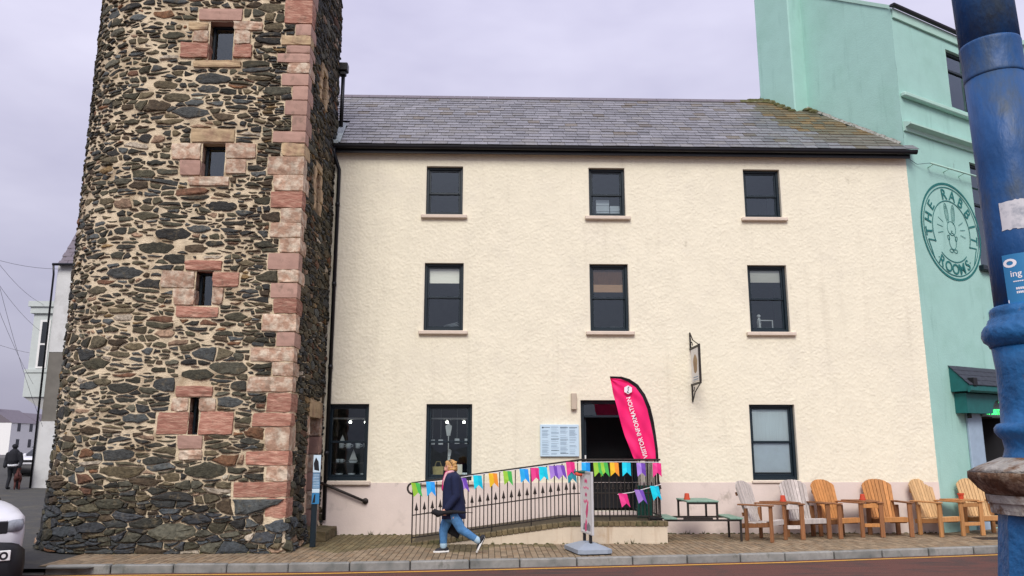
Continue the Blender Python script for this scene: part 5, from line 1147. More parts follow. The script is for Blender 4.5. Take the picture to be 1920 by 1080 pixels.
arc_text('THE RABBIT', RSn * .765, 90, 21.5, RSn * .30, False); arc_text('ROOMS', RSn * .765, 270, 17, RSn * .30, True)
mb = MB(); wl = .018
for s_ in (-1, 1):
    a, b = R(205 if s_ < 0 else -25), R(222 if s_ < 0 else -42); P_ = lambda r, t: (RSn * r * math.cos(t), RSn * r * math.sin(t))
    am = R(198 if s_ < 0 else -18)
    mb.strip([P_(.9, b), P_(.9 - .06, am), P_(.66, a + R(2 * s_)), P_(.62, a)], .03, SF, 0, .002)
    mb.ball(SF(*P_(.78, R(228 if s_ < 0 else -48)), -.0), .014, 6)
part('ribbon_ends', mb, M['tealp'], sn)
mb = MB(); U = RSn
def cl(pts, w_=.014): mb = MB(); mb.strip([(a * U, b * U) for a, b in pts + [pts[0]]], w_, SF, 0, .002); part('drawn_line', mb, M['tealp'], sn)
def ell(cx, cy, rx, ry, rot=0, n=20): return [(cx + rx * math.cos(t) * math.cos(rot) - ry * math.sin(t) * math.sin(rot), cy + rx * math.cos(t) * math.sin(rot) + ry * math.sin(t) * math.cos(rot)) for t in [2 * math.pi * i / n for i in range(n)]]
cl(ell(-.12, .36, .055, .2, .12)); cl(ell(.1, .36, .055, .2, -.12)); cl(ell(-.12, .36, .02, .15, .12), .01); cl(ell(.1, .36, .02, .15, -.12), .01)
cl(ell(0, .06, .14, .14)); cl(ell(0, -.2, .12, .17)); cl(ell(-.07, -.4, .06, .035)); cl(ell(.07, -.4, .06, .035)); cl(ell(0, .0, .018, .014, 0, 8), .01); cl(ell(-.13, -.14, .03, .05, .4)); cl(ell(.13, -.14, .03, .05, -.4))
for t in (152, 172, 192, 28, 8, -12): mb.strip([(.3 * U * math.cos(R(t)), .02 * U + .3 * U * math.sin(R(t))), (.47 * U * math.cos(R(t)), .02 * U + .47 * U * math.sin(R(t)))], .012, SF, 0, .002)
part('drawn_rays', mb, M['tealp'], sn)
# small alarm box
s_, z_ = fac(1859, 594); al = MB(); fbox(al, s_ - .12, s_ + .14, z_ - .12, z_ + .12, 0, .08, .02); tag(part('alarm_box', al, M['stick_b']), 'small blue alarm box on the mint wall', 'alarm box')
# shop canopy
sa = fac(1778, 690)[0]; sb = SMAX - 3; za, zb = fac(1778, 686)[1], fac(1790, 730)[1]; zc_ = fac(1790, 800 - 32)[1]
cn = part('canopy', (lambda m_: m_.prism([(0, za), (.42, zb + .06), (.42, zb - .06), (0, zb - .06)], lambda a, b, dd: FP(dd, b, a), sa, sb))(MB()), M['teal'], grn)
mb = MB()
n = 4
for k in range(n):
    x = sa - .03
    while x < sb:
        q0, q1 = k / n, (k + 1.25) / n; w_ = .3
        A_ = lambda s1, q, h: FP(s1, za + (zb + .06 - za) * (1 - q) + h, .44 * (1 - q))
        mt_ = MB(); lo, hi = 1 - (n - k) / n, 0
        q_lo, q_hi = k / n, min(1, (k + 1.2) / n)
        mt_.add([A_(x + .004, q_lo, .03), A_(x + w_ - .004, q_lo, .03), A_(x + w_ - .004, q_hi, .012), A_(x + .004, q_hi, .012), A_(x + .004, q_lo, .012), A_(x + w_ - .004, q_lo, .012)], [(0, 1, 2, 3), (0, 4, 5, 1)])
        part('shingle', mt_, M['felt'], cn); x += w_
mb = MB(); prof = [(.4, zb + .02), (.47, zb + .02), (.47, zb - .05), (.43, zb - .09), (.4, zb - .09)]; mb.prism(prof, lambda a, b, dd: FP(dd, b, a), sa - .03, sb); part('canopy_gutter', mb, M['teal'], cn)
mb = MB(); s1e = fac(1836, 768)[0]
arch = [(sa + .1, zb - .1), (sa + .1, zc_ - .08), (s1e, zc_ - .08)] + [(s1e + .05 + .28 * (1 - math.cos(t)), zc_ - .06 + .3 * math.sin(t)) for t in [math.pi / 2 * i / 6 for i in range(7)]] + [(sb, zc_ + .24), (sb, zb - .1)]
mb.prism(arch, lambda a, b, dd: FP(a, b, dd), .0, .28); part('canopy_fascia', mb, M['teal'], cn)
mb = MB(); q = fac(1791, 718); fbox(mb, q[0] - .06, q[0] + .08, q[1] - .09, q[1] + .09, .2, .46, .01); part('floodlight', mb, M['carb'], cn)
mb = MB(); mb.lathe([(.045, 0), (.045, .12), (.02, .13)], 12, Matrix.Translation(FP(fac(1806, 778)[0], fac(1806, 780)[1] - .05, .14))); part('downlight', mb, M['carb'], cn, True)
# pilaster and door opening below, LED sign
mb = MB(); fbox(mb, fac(1817, 850)[0], dd_[0], -.02, dd_[3] + .28, .002, .06, .01); part('pilaster', mb, M['bluegrey'], grn)
mb = MB(); fbox(mb, dd_[1], dd_[1] + .35, -.02, dd_[3] + .28, .002, .06, .01); part('pilaster', mb, M['mintl'], grn)
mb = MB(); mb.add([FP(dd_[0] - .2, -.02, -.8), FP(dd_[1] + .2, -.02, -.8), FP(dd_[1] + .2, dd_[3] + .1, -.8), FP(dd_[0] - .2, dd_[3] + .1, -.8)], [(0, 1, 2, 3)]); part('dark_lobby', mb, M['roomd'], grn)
mb = MB()
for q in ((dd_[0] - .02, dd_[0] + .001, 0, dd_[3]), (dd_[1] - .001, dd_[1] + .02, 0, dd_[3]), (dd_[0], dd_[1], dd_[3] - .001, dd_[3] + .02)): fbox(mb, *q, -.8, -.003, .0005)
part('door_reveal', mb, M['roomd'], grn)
z0_, z1__ = dd_[3] + .02, dd_[3] + .42; ld = thing('led_sign', FP(dd_[0] + .6, z0_, .1), 'green lit dot-matrix sign above the shop doorway', 'sign')
mb = MB(); fbox(mb, dd_[0] - .04, dd_[1] + .3, z0_, z1__, .06, .1, .006); part('panel', mb, M['ledb'], ld)
mb = MB(); LF_ = lambda a, b, dd: FP(dd_[0] + .12 + a, z0_ + b, .104)
for k, (t_, x_, z_) in enumerate((('THE', .72, .22), ('RABBIT ROOMS', .62, .05))): vs, fs = text_geo(t_, .17, .004); mb.add([LF_(x_ + a, z_ + b, 0) for a, b in vs], fs)
part('lit_letters', mb, M['led'], ld)
# mortar fillet where slates meet the gable
P0 = GP(0, 0); mb = MB()
pts = []
for k in range(28):
    s_ = .05 + (math.hypot(YRG - YH, 1.7)) * k / 27
    p = GP(s_, 0, .02); yy = p.y; zz = ZEV + (yy - YE) * RS + .02
    if yy > YRG: break
    pts.append((p, zz, s_))
for (p, z, s0_), (q, z2, s1_) in zip(pts[:-1], pts[1:]):
    h0 = rng.uniform(.05, .08); w0 = rng.uniform(.05, .08)
    mb.add([(p.x, p.y, z + h0), (q.x, q.y, z2 + h0), (q.x - w0, q.y, z2 + .012), (p.x - w0, p.y, z + .012)], [(0, 1, 2, 3)])
part('verge_fillet', mb, M['mortar_w'], roof)
mb = MB(); pp = []
for k in range(14):
    s_ = sc0 - .25 + (sc1 - sc0 + .9) * k / 13
    p = GP(s_, 0, .53 if sc0 - .02 < s_ else .1); z = ZEV + (min(p.y, YRG) - YE) * RS + .03; 
    mb.ball((p.x - .02, min(p.y, YRG + .02), z), (rng.uniform(.09, .16), rng.uniform(.06, .1), rng.uniform(.05, .09)), 8)
mo = part('moss', mb, M['moss'], roof, True); mo['kind'] = 'stuff'
# neighbour beyond with red ridge tiles
nb = thing('far_green_gable', FP(8.2, 0, -1), 'green gabled front with red ridge tiles beyond the blue lamp post', 'building')
px_ = on_pl(1915, 68, FP(7.5, 0, 0), CN); s_n = (px_ - CC).dot(CU); zn = px_.z
mb = MB(); mb.prism([(s_n - 3.0, -.05), (s_n - 3.0 + 4.4, -.05), (s_n + 1.6, zn - 1.6), (s_n + .1, zn), (s_n - 1.4, zn - .9), (s_n - 3.0, zn - 1.6)], lambda a, b, dd: FP(a, b, dd), -3, -.4) if False else mb.prism([(s_n - .8, zEv - 1), (s_n + 2.2, zEv - 1), (s_n + 2.2, zn - .5), (s_n + .7, zn), (s_n - .8, zn - .5)], lambda a, b, dd: FP(a, b, dd), -2.5, .12); part('gable', mb, M['mint'], nb)
mb = MB()
mb.prism([(s_n - .9, zn - .62), (s_n - .9, zn - .5), (s_n + .7, zn + .05), (s_n + .7, zn - .08)], lambda a, b, dd: FP(a, b, dd), .1, .22); part('barge_board', mb, M['mintl'], nb)
for k in range(4): mb = MB(); mb.tube([FP(s_n - .5 + k * .35, zn - .38 + k * .115, -.1), FP(s_n - .2 + k * .35, zn - .27 + k * .115, -.1)], .09, 8); part('ridge_tile', mb, M['redtile'], nb)

# ------------------------------------------------------------------ blue lamp post close to the camera
YP = 2.05; ax_ = lambda y: 1842 + .1545 * y
pA, pB = on_y(ax_(0), 0, YP), on_y(ax_(880), 880, YP); axd = (pA - pB).normalized()
q_ = axd.to_track_quat('Z', 'Y').to_matrix().to_4x4(); PM_ = Matrix.Translation(pB) @ q_
def prof_px(lst):
    out = []
    for y, r in lst:
        p = on_y(ax_(y), y, YP); h = (p - pB).dot(axd); zc = (p - CAM).dot(ray(960, 540).normalized()); out.append((r * zc / FPX, h))
    return sorted(out, key=lambda t: t[1])
lp = thing('lamp_post', (pB.x, pB.y, 0), 'chipped blue cast iron lamp post with rusty moulded base', 'lamp post')
mb = MB(); mb.lathe(prof_px([(-400, 47), (-60, 49), (88, 50.5)]), 40, PM_); part('upper_shaft', mb, M['blue'], lp, True)
mb = MB(); mb.lathe(prof_px([(86, 50.6), (89, 51.6), (93, 51), (143, 51), (147, 51.8), (151, 50.4)]), 40, PM_); part('collar', mb, M['blue'], lp, True)
mb = MB(); mb.lathe(prof_px([(149, 50.3), (300, 52.5), (450, 56), (574, 58)]), 40, PM_); part('shaft', mb, M['blue'], lp, True)
mb = MB(); mb.lathe(prof_px([(572, 60), (576, 66), (585, 68), (592, 67), (596, 72), (604, 75), (608, 80), (616, 85), (626, 87), (636, 84), (642, 77), (648, 75)]), 40, PM_); part('moulded_ring', mb, M['bluel'], lp, True)
mb = MB(); mb.lathe(prof_px([(646, 73), (690, 71), (760, 74), (790, 76), (793, 84), (800, 89), (808, 89), (816, 84), (822, 78), (840, 76), (852, 80), (862, 86)]), 40, PM_); part('base_column', mb, M['bluel'], lp, True)
mb = MB(); mb.lathe(prof_px([(856, 86), (862, 100), (872, 126), (882, 144)]), 40, PM_); part('cap_top', mb, M['cap'], lp, True)
mb = MB(); mb.lathe(prof_px([(882, 145), (894, 146), (904, 138), (914, 131), (922, 122), (926, 118)]), 40, PM_); part('cap_bowl', mb, M['rust'], lp, True)
mb = MB(); mb.lathe(prof_px([(925, 121), (940, 120), (942, 116), (961, 115), (963, 104)]), 40, PM_); part('plinth_slab', mb, M['cap'], lp, False)
pr = prof_px([(962, 103), (975, 105), (1080, 119), (1300, 140)]); mb = MB(); mb.lathe(pr, 12, PM_); mb.lathe([(pr[0][0], -pB.z - .02 if True else 0), (pr[0][0], pr[0][1] + .001)], 12, PM_); part('pedestal', mb, M['bluel'], lp)
def wrap(phi0, y, r_px):                 # point on the post surface
    p = on_y(ax_(y), y, YP); zc = (p - CAM).dot(ray(960, 540).normalized()); rr = r_px * zc / FPX + .0012
    lat = (Vector((1, 0, 0)) - axd * axd.x).normalized(); toc = (CAM - p); toc = (toc - axd * toc.dot(axd)); toc = (toc - lat * toc.dot(lat)).normalized()
    return p + lat * rr * math.sin(phi0) + toc * rr * math.cos(phi0)
def sticker(name, y0, y1, p0, p1, mat, r0=55.5, ragged=0, off=0):
    vs, fs = [], []; n, k = 10, 12
    for i in range(n + 1):
        for j in range(k + 1):
            y = y0 + (y1 - y0) * i / n; ph = p0 + (p1 - p0) * j / k
            if ragged and (i in (0, n) or j == k): y += rng.uniform(-ragged, ragged); ph += rng.uniform(-.02, .02) * ragged
            vs.append(wrap(ph, y, r0 + (y - 300) * .011 + off))
    for i in range(n):
        for j in range(k): a = i * (k + 1) + j; fs.append((a, a + 1, a + k + 2, a + k + 1))
    mb = MB(); mb.add(vs, fs); return part(name, mb, mat, lp, True)
sticker('torn_sticker', 388, 440, -1.05, -.28, M['stick_w'], 54.2, 1.5)
sb_ = sticker('blue_sticker', 484, 580, -1.2, -.42, M['stick_b'], 54.2)
mb = MB()
def stxt(t_, y, size, c):
    vs, fs = text_geo(t_, 1.0, .01); x0_ = min(v[0] for v in vs); mb.add([wrap(c + (a - x0_) * size / 56, y - b * size, 54.6 + (y - 300) * .011) for a, b in vs], fs)
stxt('ing Co', 525, 16, -1.0)
for k, (y, a, b) in enumerate(((533, -.95, -.5), (545, -.9, -.45), (552, -.9, -.5))):
    for j in range(8): p0, p1 = a + (b - a) * j / 8, a + (b - a) * (j + .75) / 8; mb.add([wrap(p0, y, 57.3), wrap(p1, y, 57.3), wrap(p1, y + 4 - 2 * (k == 0), 57.3), wrap(p0, y + 4 - 2 * (k == 0), 57.3)], [(0, 1, 2, 3)])
for j in range(14):
    t0, t1 = 2 * math.pi * j / 14, 2 * math.pi * (j + 1) / 14; f_ = lambda t, r: wrap(-.98 + r * math.cos(t) / 40, 500 + r * math.sin(t), 56.8); mb.add([f_(t0, 4), f_(t0, 8), f_(t1, 8), f_(t1, 4)], [(0, 1, 2, 3)])
mb.add([wrap(-1.18, 566, 57.6), wrap(-.45, 571, 57.6), wrap(-.45, 579, 57.6), wrap(-1.18, 579, 57.6)], [(0, 1, 2, 3)])
part('sticker_print', mb, M['whitep'], sb_)

# ------------------------------------------------------------------ cars
def sect(y, hw, zb, zt, p=5.0, n=20):     # rounded-rectangle section across the car
    out = []
    for k in range(n):
        t = 2 * math.pi * k / n; c, s_ = math.cos(t), math.sin(t)
        out.append(Vector((hw * math.copysign(abs(c) ** (2 / p), c), y, (zb + zt) / 2 + (zt - zb) / 2 * math.copysign(abs(s_) ** (2 / p), s_))))
    return out
def loft(mb, secs, Mx):
    n = len(secs[0]); vs = [Mx @ v for s_ in secs for v in s_]; fs = []
    for i in range(len(secs) - 1):
        for k in range(n): fs.append((i * n + k, i * n + (k + 1) % n, (i + 1) * n + (k + 1) % n, (i + 1) * n + k))
    fs += [tuple(range(n)), tuple(range((len(secs) - 1) * n, len(secs) * n))]; return mb.add(vs, fs)
def car(loc, rz, paint, label, group=None, near=False, name='parked_car'):
    Mx = Matrix.Translation(loc) @ Matrix.Rotation(rz, 4, 'Z') @ Matrix.Diagonal((1, 1, 1.07 if near else 1, 1)); t = thing(name, loc, label, 'car', group)
    mb = MB(); loft(mb, [sect(0, .70, .62, .93, 6), sect(.05, .82, .58, .97, 6), sect(.2, .88, .48, 1.01, 7), sect(.55, .90, .38, 1.06, 7), sect(1.05, .91, .32, 1.11, 6), sect(2.2, .91, .30, 1.12, 6), sect(3.6, .90, .30, 1.12, 6), sect(4.2, .85, .34, 1.08), sect(4.35, .7, .45, .95)], Mx); part('body', mb, paint, t, True)
    mb = MB(); loft(mb, [sect(1.3, .78, 1.04, 1.10, 4), sect(2.0, .70, 1.05, 1.58, 4), sect(2.3, .70, 1.05, 1.66, 4), sect(3.3, .68, 1.05, 1.62, 4), sect(4.05, .72, 1.04, 1.15, 4)], Mx); cb = part('cabin_glass', mb, M['carglass'], t, True)
    mb = MB(); loft(mb, [sect(1.8, .62, 1.585, 1.63, 4), sect(2.3, .66, 1.62, 1.69, 4), sect(3.3, .64, 1.60, 1.66, 4), sect(3.6, .6, 1.5, 1.56, 4)], Mx); part('roof', mb, paint, t, True)
    mb = MB(); loft(mb, [sect(-.06, .72, .20, .66, 6), sect(.0, .85, .17, .68, 6), sect(.14, .91, .17, .64, 6), sect(.6, .925, .24, .40, 6)], Mx); part('front_bumper', mb, M['carb'], t, True)
    mb = MB(); mb.bbox(-.66, .66, -.014, .06, .76, .915, .02, Mx); part('grille', mb, M['carb'], t)
    for s_ in (-1, 1):
        mb = MB(); loft(mb, [sect(-.005, .12, .78, .91, 3, 12), sect(.1, .15, .78, .945, 3, 12), sect(.35, .12, .82, .97, 3, 12)], Mx @ Matrix.Translation((s_ * .70, 0, 0))); part('headlight', mb, M['lamp'], t, True)
        for y in (.85, 3.45):
            W = Mx @ Matrix.Translation((s_ * .82, y, .32)) @ Matrix.Rotation(R(90), 4, 'Y'); mb = MB(); mb.lathe([(.2, -.1), (.31, -.1), (.325, -.06), (.325, .06), (.31, .1), (.2, .1)], 20, W); w_ = part('wheel', mb, M['tyre'], t, True)
            mb = MB(); mb.lathe([(.2, -.085), (.19, -.06), (.05, -.07), (.05, .07), (.19, .06), (.2, .085)], 16, W); part('rim', mb, M['rim'], w_, True)
        if not near: mb = MB(); mb.bbox(s_ * .98 - .09, s_ * .98 + .09, 1.35, 1.5, 1.04, 1.2, .03, Mx); part('wing_mirror', mb, paint, t)
    if near:
        mb = MB(); mb.bbox(.18, .70, -.085, -.056, .47, .585, .006, Mx); pl = part('number_plate', mb, M['white'], t)
        mb = MB(); put_text(mb, 'VO', .115, lambda a, b, dd: Mx @ Vector((a + .59, -.088, b + .488)), .006); part('plate_letters', mb, M['carb'], pl)
    return t
p = on_y(53, 985, 10.75); car((p.x - .9 * math.cos(R(40)) + .03, 10.75 - .9 * math.sin(R(40)), -.12), R(40), M['car_w'], 'white car nosing out of the side street beside the tower', near=True, name='white_car')
for i, (px, py, mt, lb) in enumerate(((50, 893, 'car_w', 'far white car parked in the side street nearest the walking man'), (56, 887, 'car_g', 'far grey car parked behind the far white car'), (44, 886, 'car_d', 'far dark car parked close to the white gabled building'), (52, 881, 'car_w', 'farthest white car at the end of the side street'))):
    g = on_z(px, py, .2 + .08 * i); car((g.x, g.y, zs(g.y)), R(2), M[mt], lb, 'cars parked along the side street')

# ------------------------------------------------------------------ side street buildings and wires
P = on_z(62, 914, .13); sh_ = thing('oriel_house', (P.x + 3, P.y, zs(P.y)), 'white and grey rendered house with pale oriel window behind the tower', 'house')
zE2 = on_y(103, 497, P.y).z; zG = on_y(95, 660, P.y).z; zL = on_y(85, 790, P.y).z
Xc = P.x
mb = MB(); mb.box(Xc, Xc + 9, P.y, P.y + 12, zG, zE2); part('upper_wall', mb, M['housew'], sh_)
mb = MB(); mb.box(Xc + .01, Xc + 9, P.y + .02, P.y + 12, zL, zG); part('grey_wall', mb, M['houseg'], sh_)
mb = MB(); mb.box(Xc - .06, Xc + 9, P.y - .06, P.y + 12, 0, zL); part('white_base', mb, M['housew'], sh_)
zR2 = on_y(118, 430, P.y + 1.3).z
mb = MB(); mb.add([(Xc + .1, P.y - .2, zE2 - .05), (Xc + 9, P.y - .2, zE2 - .05), (Xc + 9, P.y + 1.3, zR2), (Xc + .0, P.y + 1.3, zR2), (Xc + .1, P.y + 6, zE2 - .05)], [(0, 1, 2, 3), (0, 3, 4)]); rf = part('roof', mb, M['rslate'], sh_)
for c in range(9):
    a = c / 9; b = (c + 1) / 9; x = Xc + .05 + (.2 if c % 2 else 0)
    while x < Xc + 3.2:
        Lp = lambda xx, q, h: (xx, P.y - .22 + 1.5 * q, zE2 - .05 + (zR2 - zE2 + .05) * q + h)
        mb = MB(); mb.add([Lp(x + .01, a, .04), Lp(x + .39, a, .04), Lp(x + .39, b, .015), Lp(x + .01, b, .015), Lp(x + .01, a, .01), Lp(x + .39, a, .01)], [(0, 1, 2, 3), (0, 4, 5, 1)]); part('slate', mb, M['rslate'], rf); x += .4
mb = MB(); mb.tube([(Xc - .12, P.y - .25, zE2 - .02), (Xc + 3, P.y - .25, zE2)], .06, 8); mb.tube([(Xc - .08, P.y - .25, zE2 - .05), (Xc - .08, P.y - .15, zE2 - .45), (Xc - .06, P.y - .12, zs(P.y))], .042, 8); part('downpipe', mb, M['black'], sh_, True)
# oriel
def OZ(py): return on_y(80, py, P.y + .8).z
xo0 = on_y(62, 650, P.y + .7).x; xo1 = Xc; yo0, yo1 = P.y + .5, P.y + 2.6
orl = part('oriel_bay', (lambda m_: m_.box(xo0, xo1, yo0, yo1, OZ(700), OZ(590)))(MB()), M['oriel'], sh_)
mb = MB(); mb.box(xo0 - .12, xo1, yo0 - .12, yo1, OZ(590) + .002, OZ(578)); mb.box(xo0 - .2, xo1, yo0 - .2, yo1, OZ(578), OZ(568)); part('oriel_cornice', mb, M['oriel'], orl)
mb = MB(); mb.box(xo0 - .06, xo1, yo0 - .06, yo1, OZ(745), OZ(701)); mb.box(xo0 - .1, xo1, yo0 - .1, yo1, OZ(700), OZ(694)); part('oriel_apron', mb, M['oriel'], orl)
mb = MB(); mb.add([(xo0 - .05, yo0, OZ(745)), (xo1, yo0, OZ(745)), (xo1, yo1, OZ(745)), (xo0 - .05, yo1, OZ(745)), (xo1, yo0 + .3, OZ(780)), (xo1, yo1, OZ(780))], [(0, 1, 4), (0, 4, 5, 3), (3, 5, 2)]); part('oriel_bracket', mb, M['housew'], orl)
wa, wb = xo0 + (xo1 - xo0) * .3, xo0 + (xo1 - xo0) * .72; za_, zb2 = OZ(692), OZ(602)
mb = MB(); mb.box(wa, wb, yo0 - .03, yo0 - .005, za_, zb2); ow = part('oriel_window', mb, M['white'], orl)
for a, b in ((.04, .48), (.52, .96)): mb = MB(); mb.box(wa + .1, wb - .1, yo0 - .04, yo0 - .031, za_ + (zb2 - za_) * a, za_ + (zb2 - za_) * b); part('pane', mb, M['carglass'], ow)
# far terrace and houses
def far_house(px0, px1, py_top, py_base_dist, hgt, mat, label, chim=True, sides=1):
    D = py_base_dist; a = on_y(px0, 800, D); b = on_y(px1, 800, D); zt_ = on_y(px0, py_top, D).z; z0 = zs(D)
    t = thing('far_house', ((a.x + b.x) / 2, D, z0), label, 'house', 'houses far along the side street'); ze = z0 + (zt_ - z0) * .72
    mb = MB(); mb.box(a.x, b.x, D, D + 8, z0 - .5, ze); part('wall', mb, mat, t)
    mb = MB(); mb.prism([(0 - .2, ze), (4, zt_), (8.2, ze)], lambda u, v_, dd: Vector((dd, D + u, v_)), a.x - .1, b.x + .1); rf_ = part('roof', mb, M['rslate'], t)
    if chim: mb = MB(); mb.box(a.x + .2, a.x + 1.0, D + 3.4, D + 4.6, zt_ - .6, zt_ + 1.1); part('chimney', mb, M['brickr'], rf_)
    W = b.x - a.x
    for fl in range(2):
        for k in range(max(1, int(W / 3))):
            xw = a.x + W * (k + .5) / max(1, int(W / 3)); zw = z0 + 1.0 + fl * (ze - z0) * .45
            mb = MB(); mb.box(xw - .45, xw + .45, D - .05, D + .03, zw, zw + 1.4); part('window', mb, M['carglass'], t)
def terrace(X, y0, y1, h, mat, label, chim=True):      # house of the left-hand terrace, its front facing the street
    t = thing('terrace_house', (X - 4, (y0 + y1) / 2, zs(y0)), label, 'house', 'houses of the far terrace'); z0 = zs(y0) - .3
    mb = MB(); mb.box(X - 8, X, y0 + .02, y1 - .02, z0, h); part('wall', mb, M[mat], t)
    mb = MB(); mb.prism([(X - 8.2, h), (X - 4, h + 2.6), (X + .2, h)], lambda a, b, dd: Vector((a, dd, b)), y0, y1); rf_ = part('roof', mb, M['rslate'], t)
    if chim: mb = MB(); mb.box(X - 4.6, X - 3.4, y0 + .1, y0 + .9, h + 1.4, h + 3.9); part('chimney', mb, M['brickr'], rf_)
    for z in (z0 + 1.3, z0 + 4.2):
        for q in (.28, .72): yy = y0 + (y1 - y0) * q; mb = MB(); mb.box(X - .05, X + .04, yy - .5, yy + .5, z, z + 1.5); part('window', mb, M['carglass'], t)
XTr = on_y(16, 840, 150).x
tl = ['white', 'housew', 'brickr', 'housew', 'houseg', 'housew', 'brickr', 'housew']
for i in range(8):
    terrace(XTr + i * .8, 150 + i * 9, 159 + i * 9, (5.4, 4.9, 5.2, 4.8, 5.1, 4.9, 4.8, 5.0)[i] + zs(150 + i * 9), tl[i], ['%s fronted terrace house, %s along the far terrace' % (('white', 'pale', 'brick', 'pale', 'grey', 'pale', 'brick', 'pale')[i], ('first', 'second', 'third', 'fourth', 'fifth', 'sixth', 'seventh', 'last')[i])][0], i % 2 == 0 or i == 3)
far_house(30, 54, 824, 238, 7, M['houseg'], 'grey house closing the far end of the side street'); far_house(54, 84, 827, 232, 7, M['housew'], 'pale house with low roof closing the far end of the side street')
def wires():
    specs = [((-60, 468), (150, 503), 24), ((-40, 480), (62, 720), 26), ((-10, 500), (80, 800), 26), ((-20, 470), (80, 570), 26), ((-30, 490), (75, 620), 27), ((-20, 640), (110, 668), 60)]
    for i, (a, b, Y) in enumerate(specs):
        A_, B_ = on_y(*a, Y), on_y(*b, P.y + .3 if i in (1, 3, 4) else Y + 2); n = 10; mb = MB()
        mb.tube([A_.lerp(B_, k / n) - Vector((0, 0, .22 * (1 - (2 * k / n - 1) ** 2))) for k in range(n + 1)], .006 if Y < 50 else .012, 5); tag(part('overhead_wire', mb, M['wire']), 'thin overhead cable crossing the sky beside the oriel house', 'cable', 'overhead cables')
wires()

# ------------------------------------------------------------------ people
w0 = on_z(860, 1037); sc_ = FPX / ((w0 - CAM).dot(ray(960, 540).normalized()))
def wp(px, py, dy=0.0): return Vector((w0.x + (px - 860) / sc_, w0.y + dy, (1037 - py) / sc_))
wm = thing('person', w0, 'woman in navy coat, pink scarf and jeans walking past with an umbrella', 'person')
near, far_ = -.09, .10
hipN, kneeN, ankN = wp(851, 970, near), wp(864, 993, near), wp(897, 1014, near)        # rear leg, near side
hipF, kneeF, ankF = wp(840, 970, far_), wp(830, 997, far_), wp(831, 1026, far_)        # leading leg
mb = MB(); mb.limb([hipN, kneeN, ankN], [.085, .06, .04]); mb.limb([hipF, kneeF, ankF], [.085, .06, .04]); mb.limb([wp(846, 968), wp(846, 940), wp(845, 905)], [.13, .125, .12]); mb.limb([wp(845, 900), wp(843, 890)], [.05, .05])
hc_ = wp(841.5, 878); mb.ball(hc_, (.085, .075, .105), 16); mb.ball(wp(833.5, 884), (.035, .045, .035), 10); mb.ball(wp(832, 880.5), (.018, .014, .018), 8); mb.ball(wp(840, 888), (.05, .05, .04), 10); mb.ball(wp(845, 879, -.075), (.018, .01, .028), 8)
shN, elN, hdN = wp(852, 899, -.17), wp(855, 932, -.2), wp(836, 957, -.2); shF, elF, hdF = wp(846, 899, .17), wp(852, 935, .2), wp(846, 962, .2)
mb.limb([shN, elN, hdN], [.055, .045, .03]); mb.limb([shF, elF, hdF], [.055, .045, .03])
for hd, sgn in ((hdN, -1), (hdF, 1)):
    c = hd + Vector((-.03, 0, -.025)); mb.ball(c, (.042, .025, .042), 10)
    for k in range(4): q = c + Vector((-.03 + k * .018, 0, -.03)); mb.limb([q, q + Vector((-.006, -.02, -.022)), q + Vector((.008, .012, -.034))], [.011, .0105, .009], 8)
    mb.limb([c + Vector((-.03, 0, .0)), c + Vector((-.052, -.012, -.018)), c + Vector((-.045, -.02, -.04))], [.012, .011, .009], 8)
fuse('body', mb, .009, M['skin'], wm)
mb = MB(); mb.limb([hipN + Vector((0, .02, .02)), kneeN, ankN + (kneeN - ankN) * .12], [.108, .078, .056]); mb.limb([hipF, kneeF, ankF + (kneeF - ankF) * .1], [.108, .078, .06]); mb.limb([wp(846, 968), wp(846, 955)], [.14, .135]); fuse('jeans', mb, .012, M['jeans'], wm)
mb = MB(); mb.limb([ankN + (kneeN - ankN) * .14, ankN + (kneeN - ankN) * .02], [.06, .06]); mb.limb([ankF + (kneeF - ankF) * .16, ankF + (kneeF - ankF) * .03], [.064, .064]); fuse('jeans_turnup', mb, .011, M['sock'], wm, 2)
# coat: lofted shell, open at the neck, plus sleeves
CO = [(975, 827, 873, .15), (958, 827, 872, .16), (940, 828, 870, .165), (922, 828.5, 868.5, .175), (908, 830, 866, .185), (899, 832.5, 862.5, .18), (893, 835.5, 858.5, .13), (889, 837, 853.5, .075)]
mb = MB(); n = 24; vs = []; fs = []
for py, xl, xr, hy in CO:
    a, b = wp(xl, py), wp(xr, py); c = (a + b) / 2; hx = (b.x - a.x) / 2
    for k in range(n):
        t = 2 * math.pi * k / n; rr = 1 + .025 * math.sin(5 * t + py * .1); cc, s2 = math.cos(t), math.sin(t); vs.append(c + Vector((hx * rr * math.copysign(abs(cc) ** .85, cc), hy * rr * math.copysign(abs(s2) ** .85, s2), 0)))
m_ = len(CO)
for i in range(m_ - 1):
    for k in range(n): fs.append((i * n + k, i * n + (k + 1) % n, (i + 1) * n + (k + 1) % n, (i + 1) * n + k))
fs += [tuple(range(n)), tuple(range((m_ - 1) * n, m_ * n))]; mb.add(vs, fs)
for sh, el, hd in ((shN, elN, hdN), (shF, elF, hdF)): mb.limb([sh, el, hd + (el - hd) * .12], [.08, .07, .055])
mb.limb([wp(842, 893, -.06), wp(851, 890, -.03), wp(851, 890, .03), wp(842, 893, .06)], [.03, .032, .032, .03], 8)
fuse('coat', mb, .012, M['navy'], wm)
mb = MB(); mb.limb([wp(836.5, 892), wp(833, 905), wp(831, 920)], [.05, .055, .05]); mb.limb([wp(841, 888.5), wp(846, 888.5)], [.06, .055]); fuse('jumper', mb, .011, M['magenta'], wm)
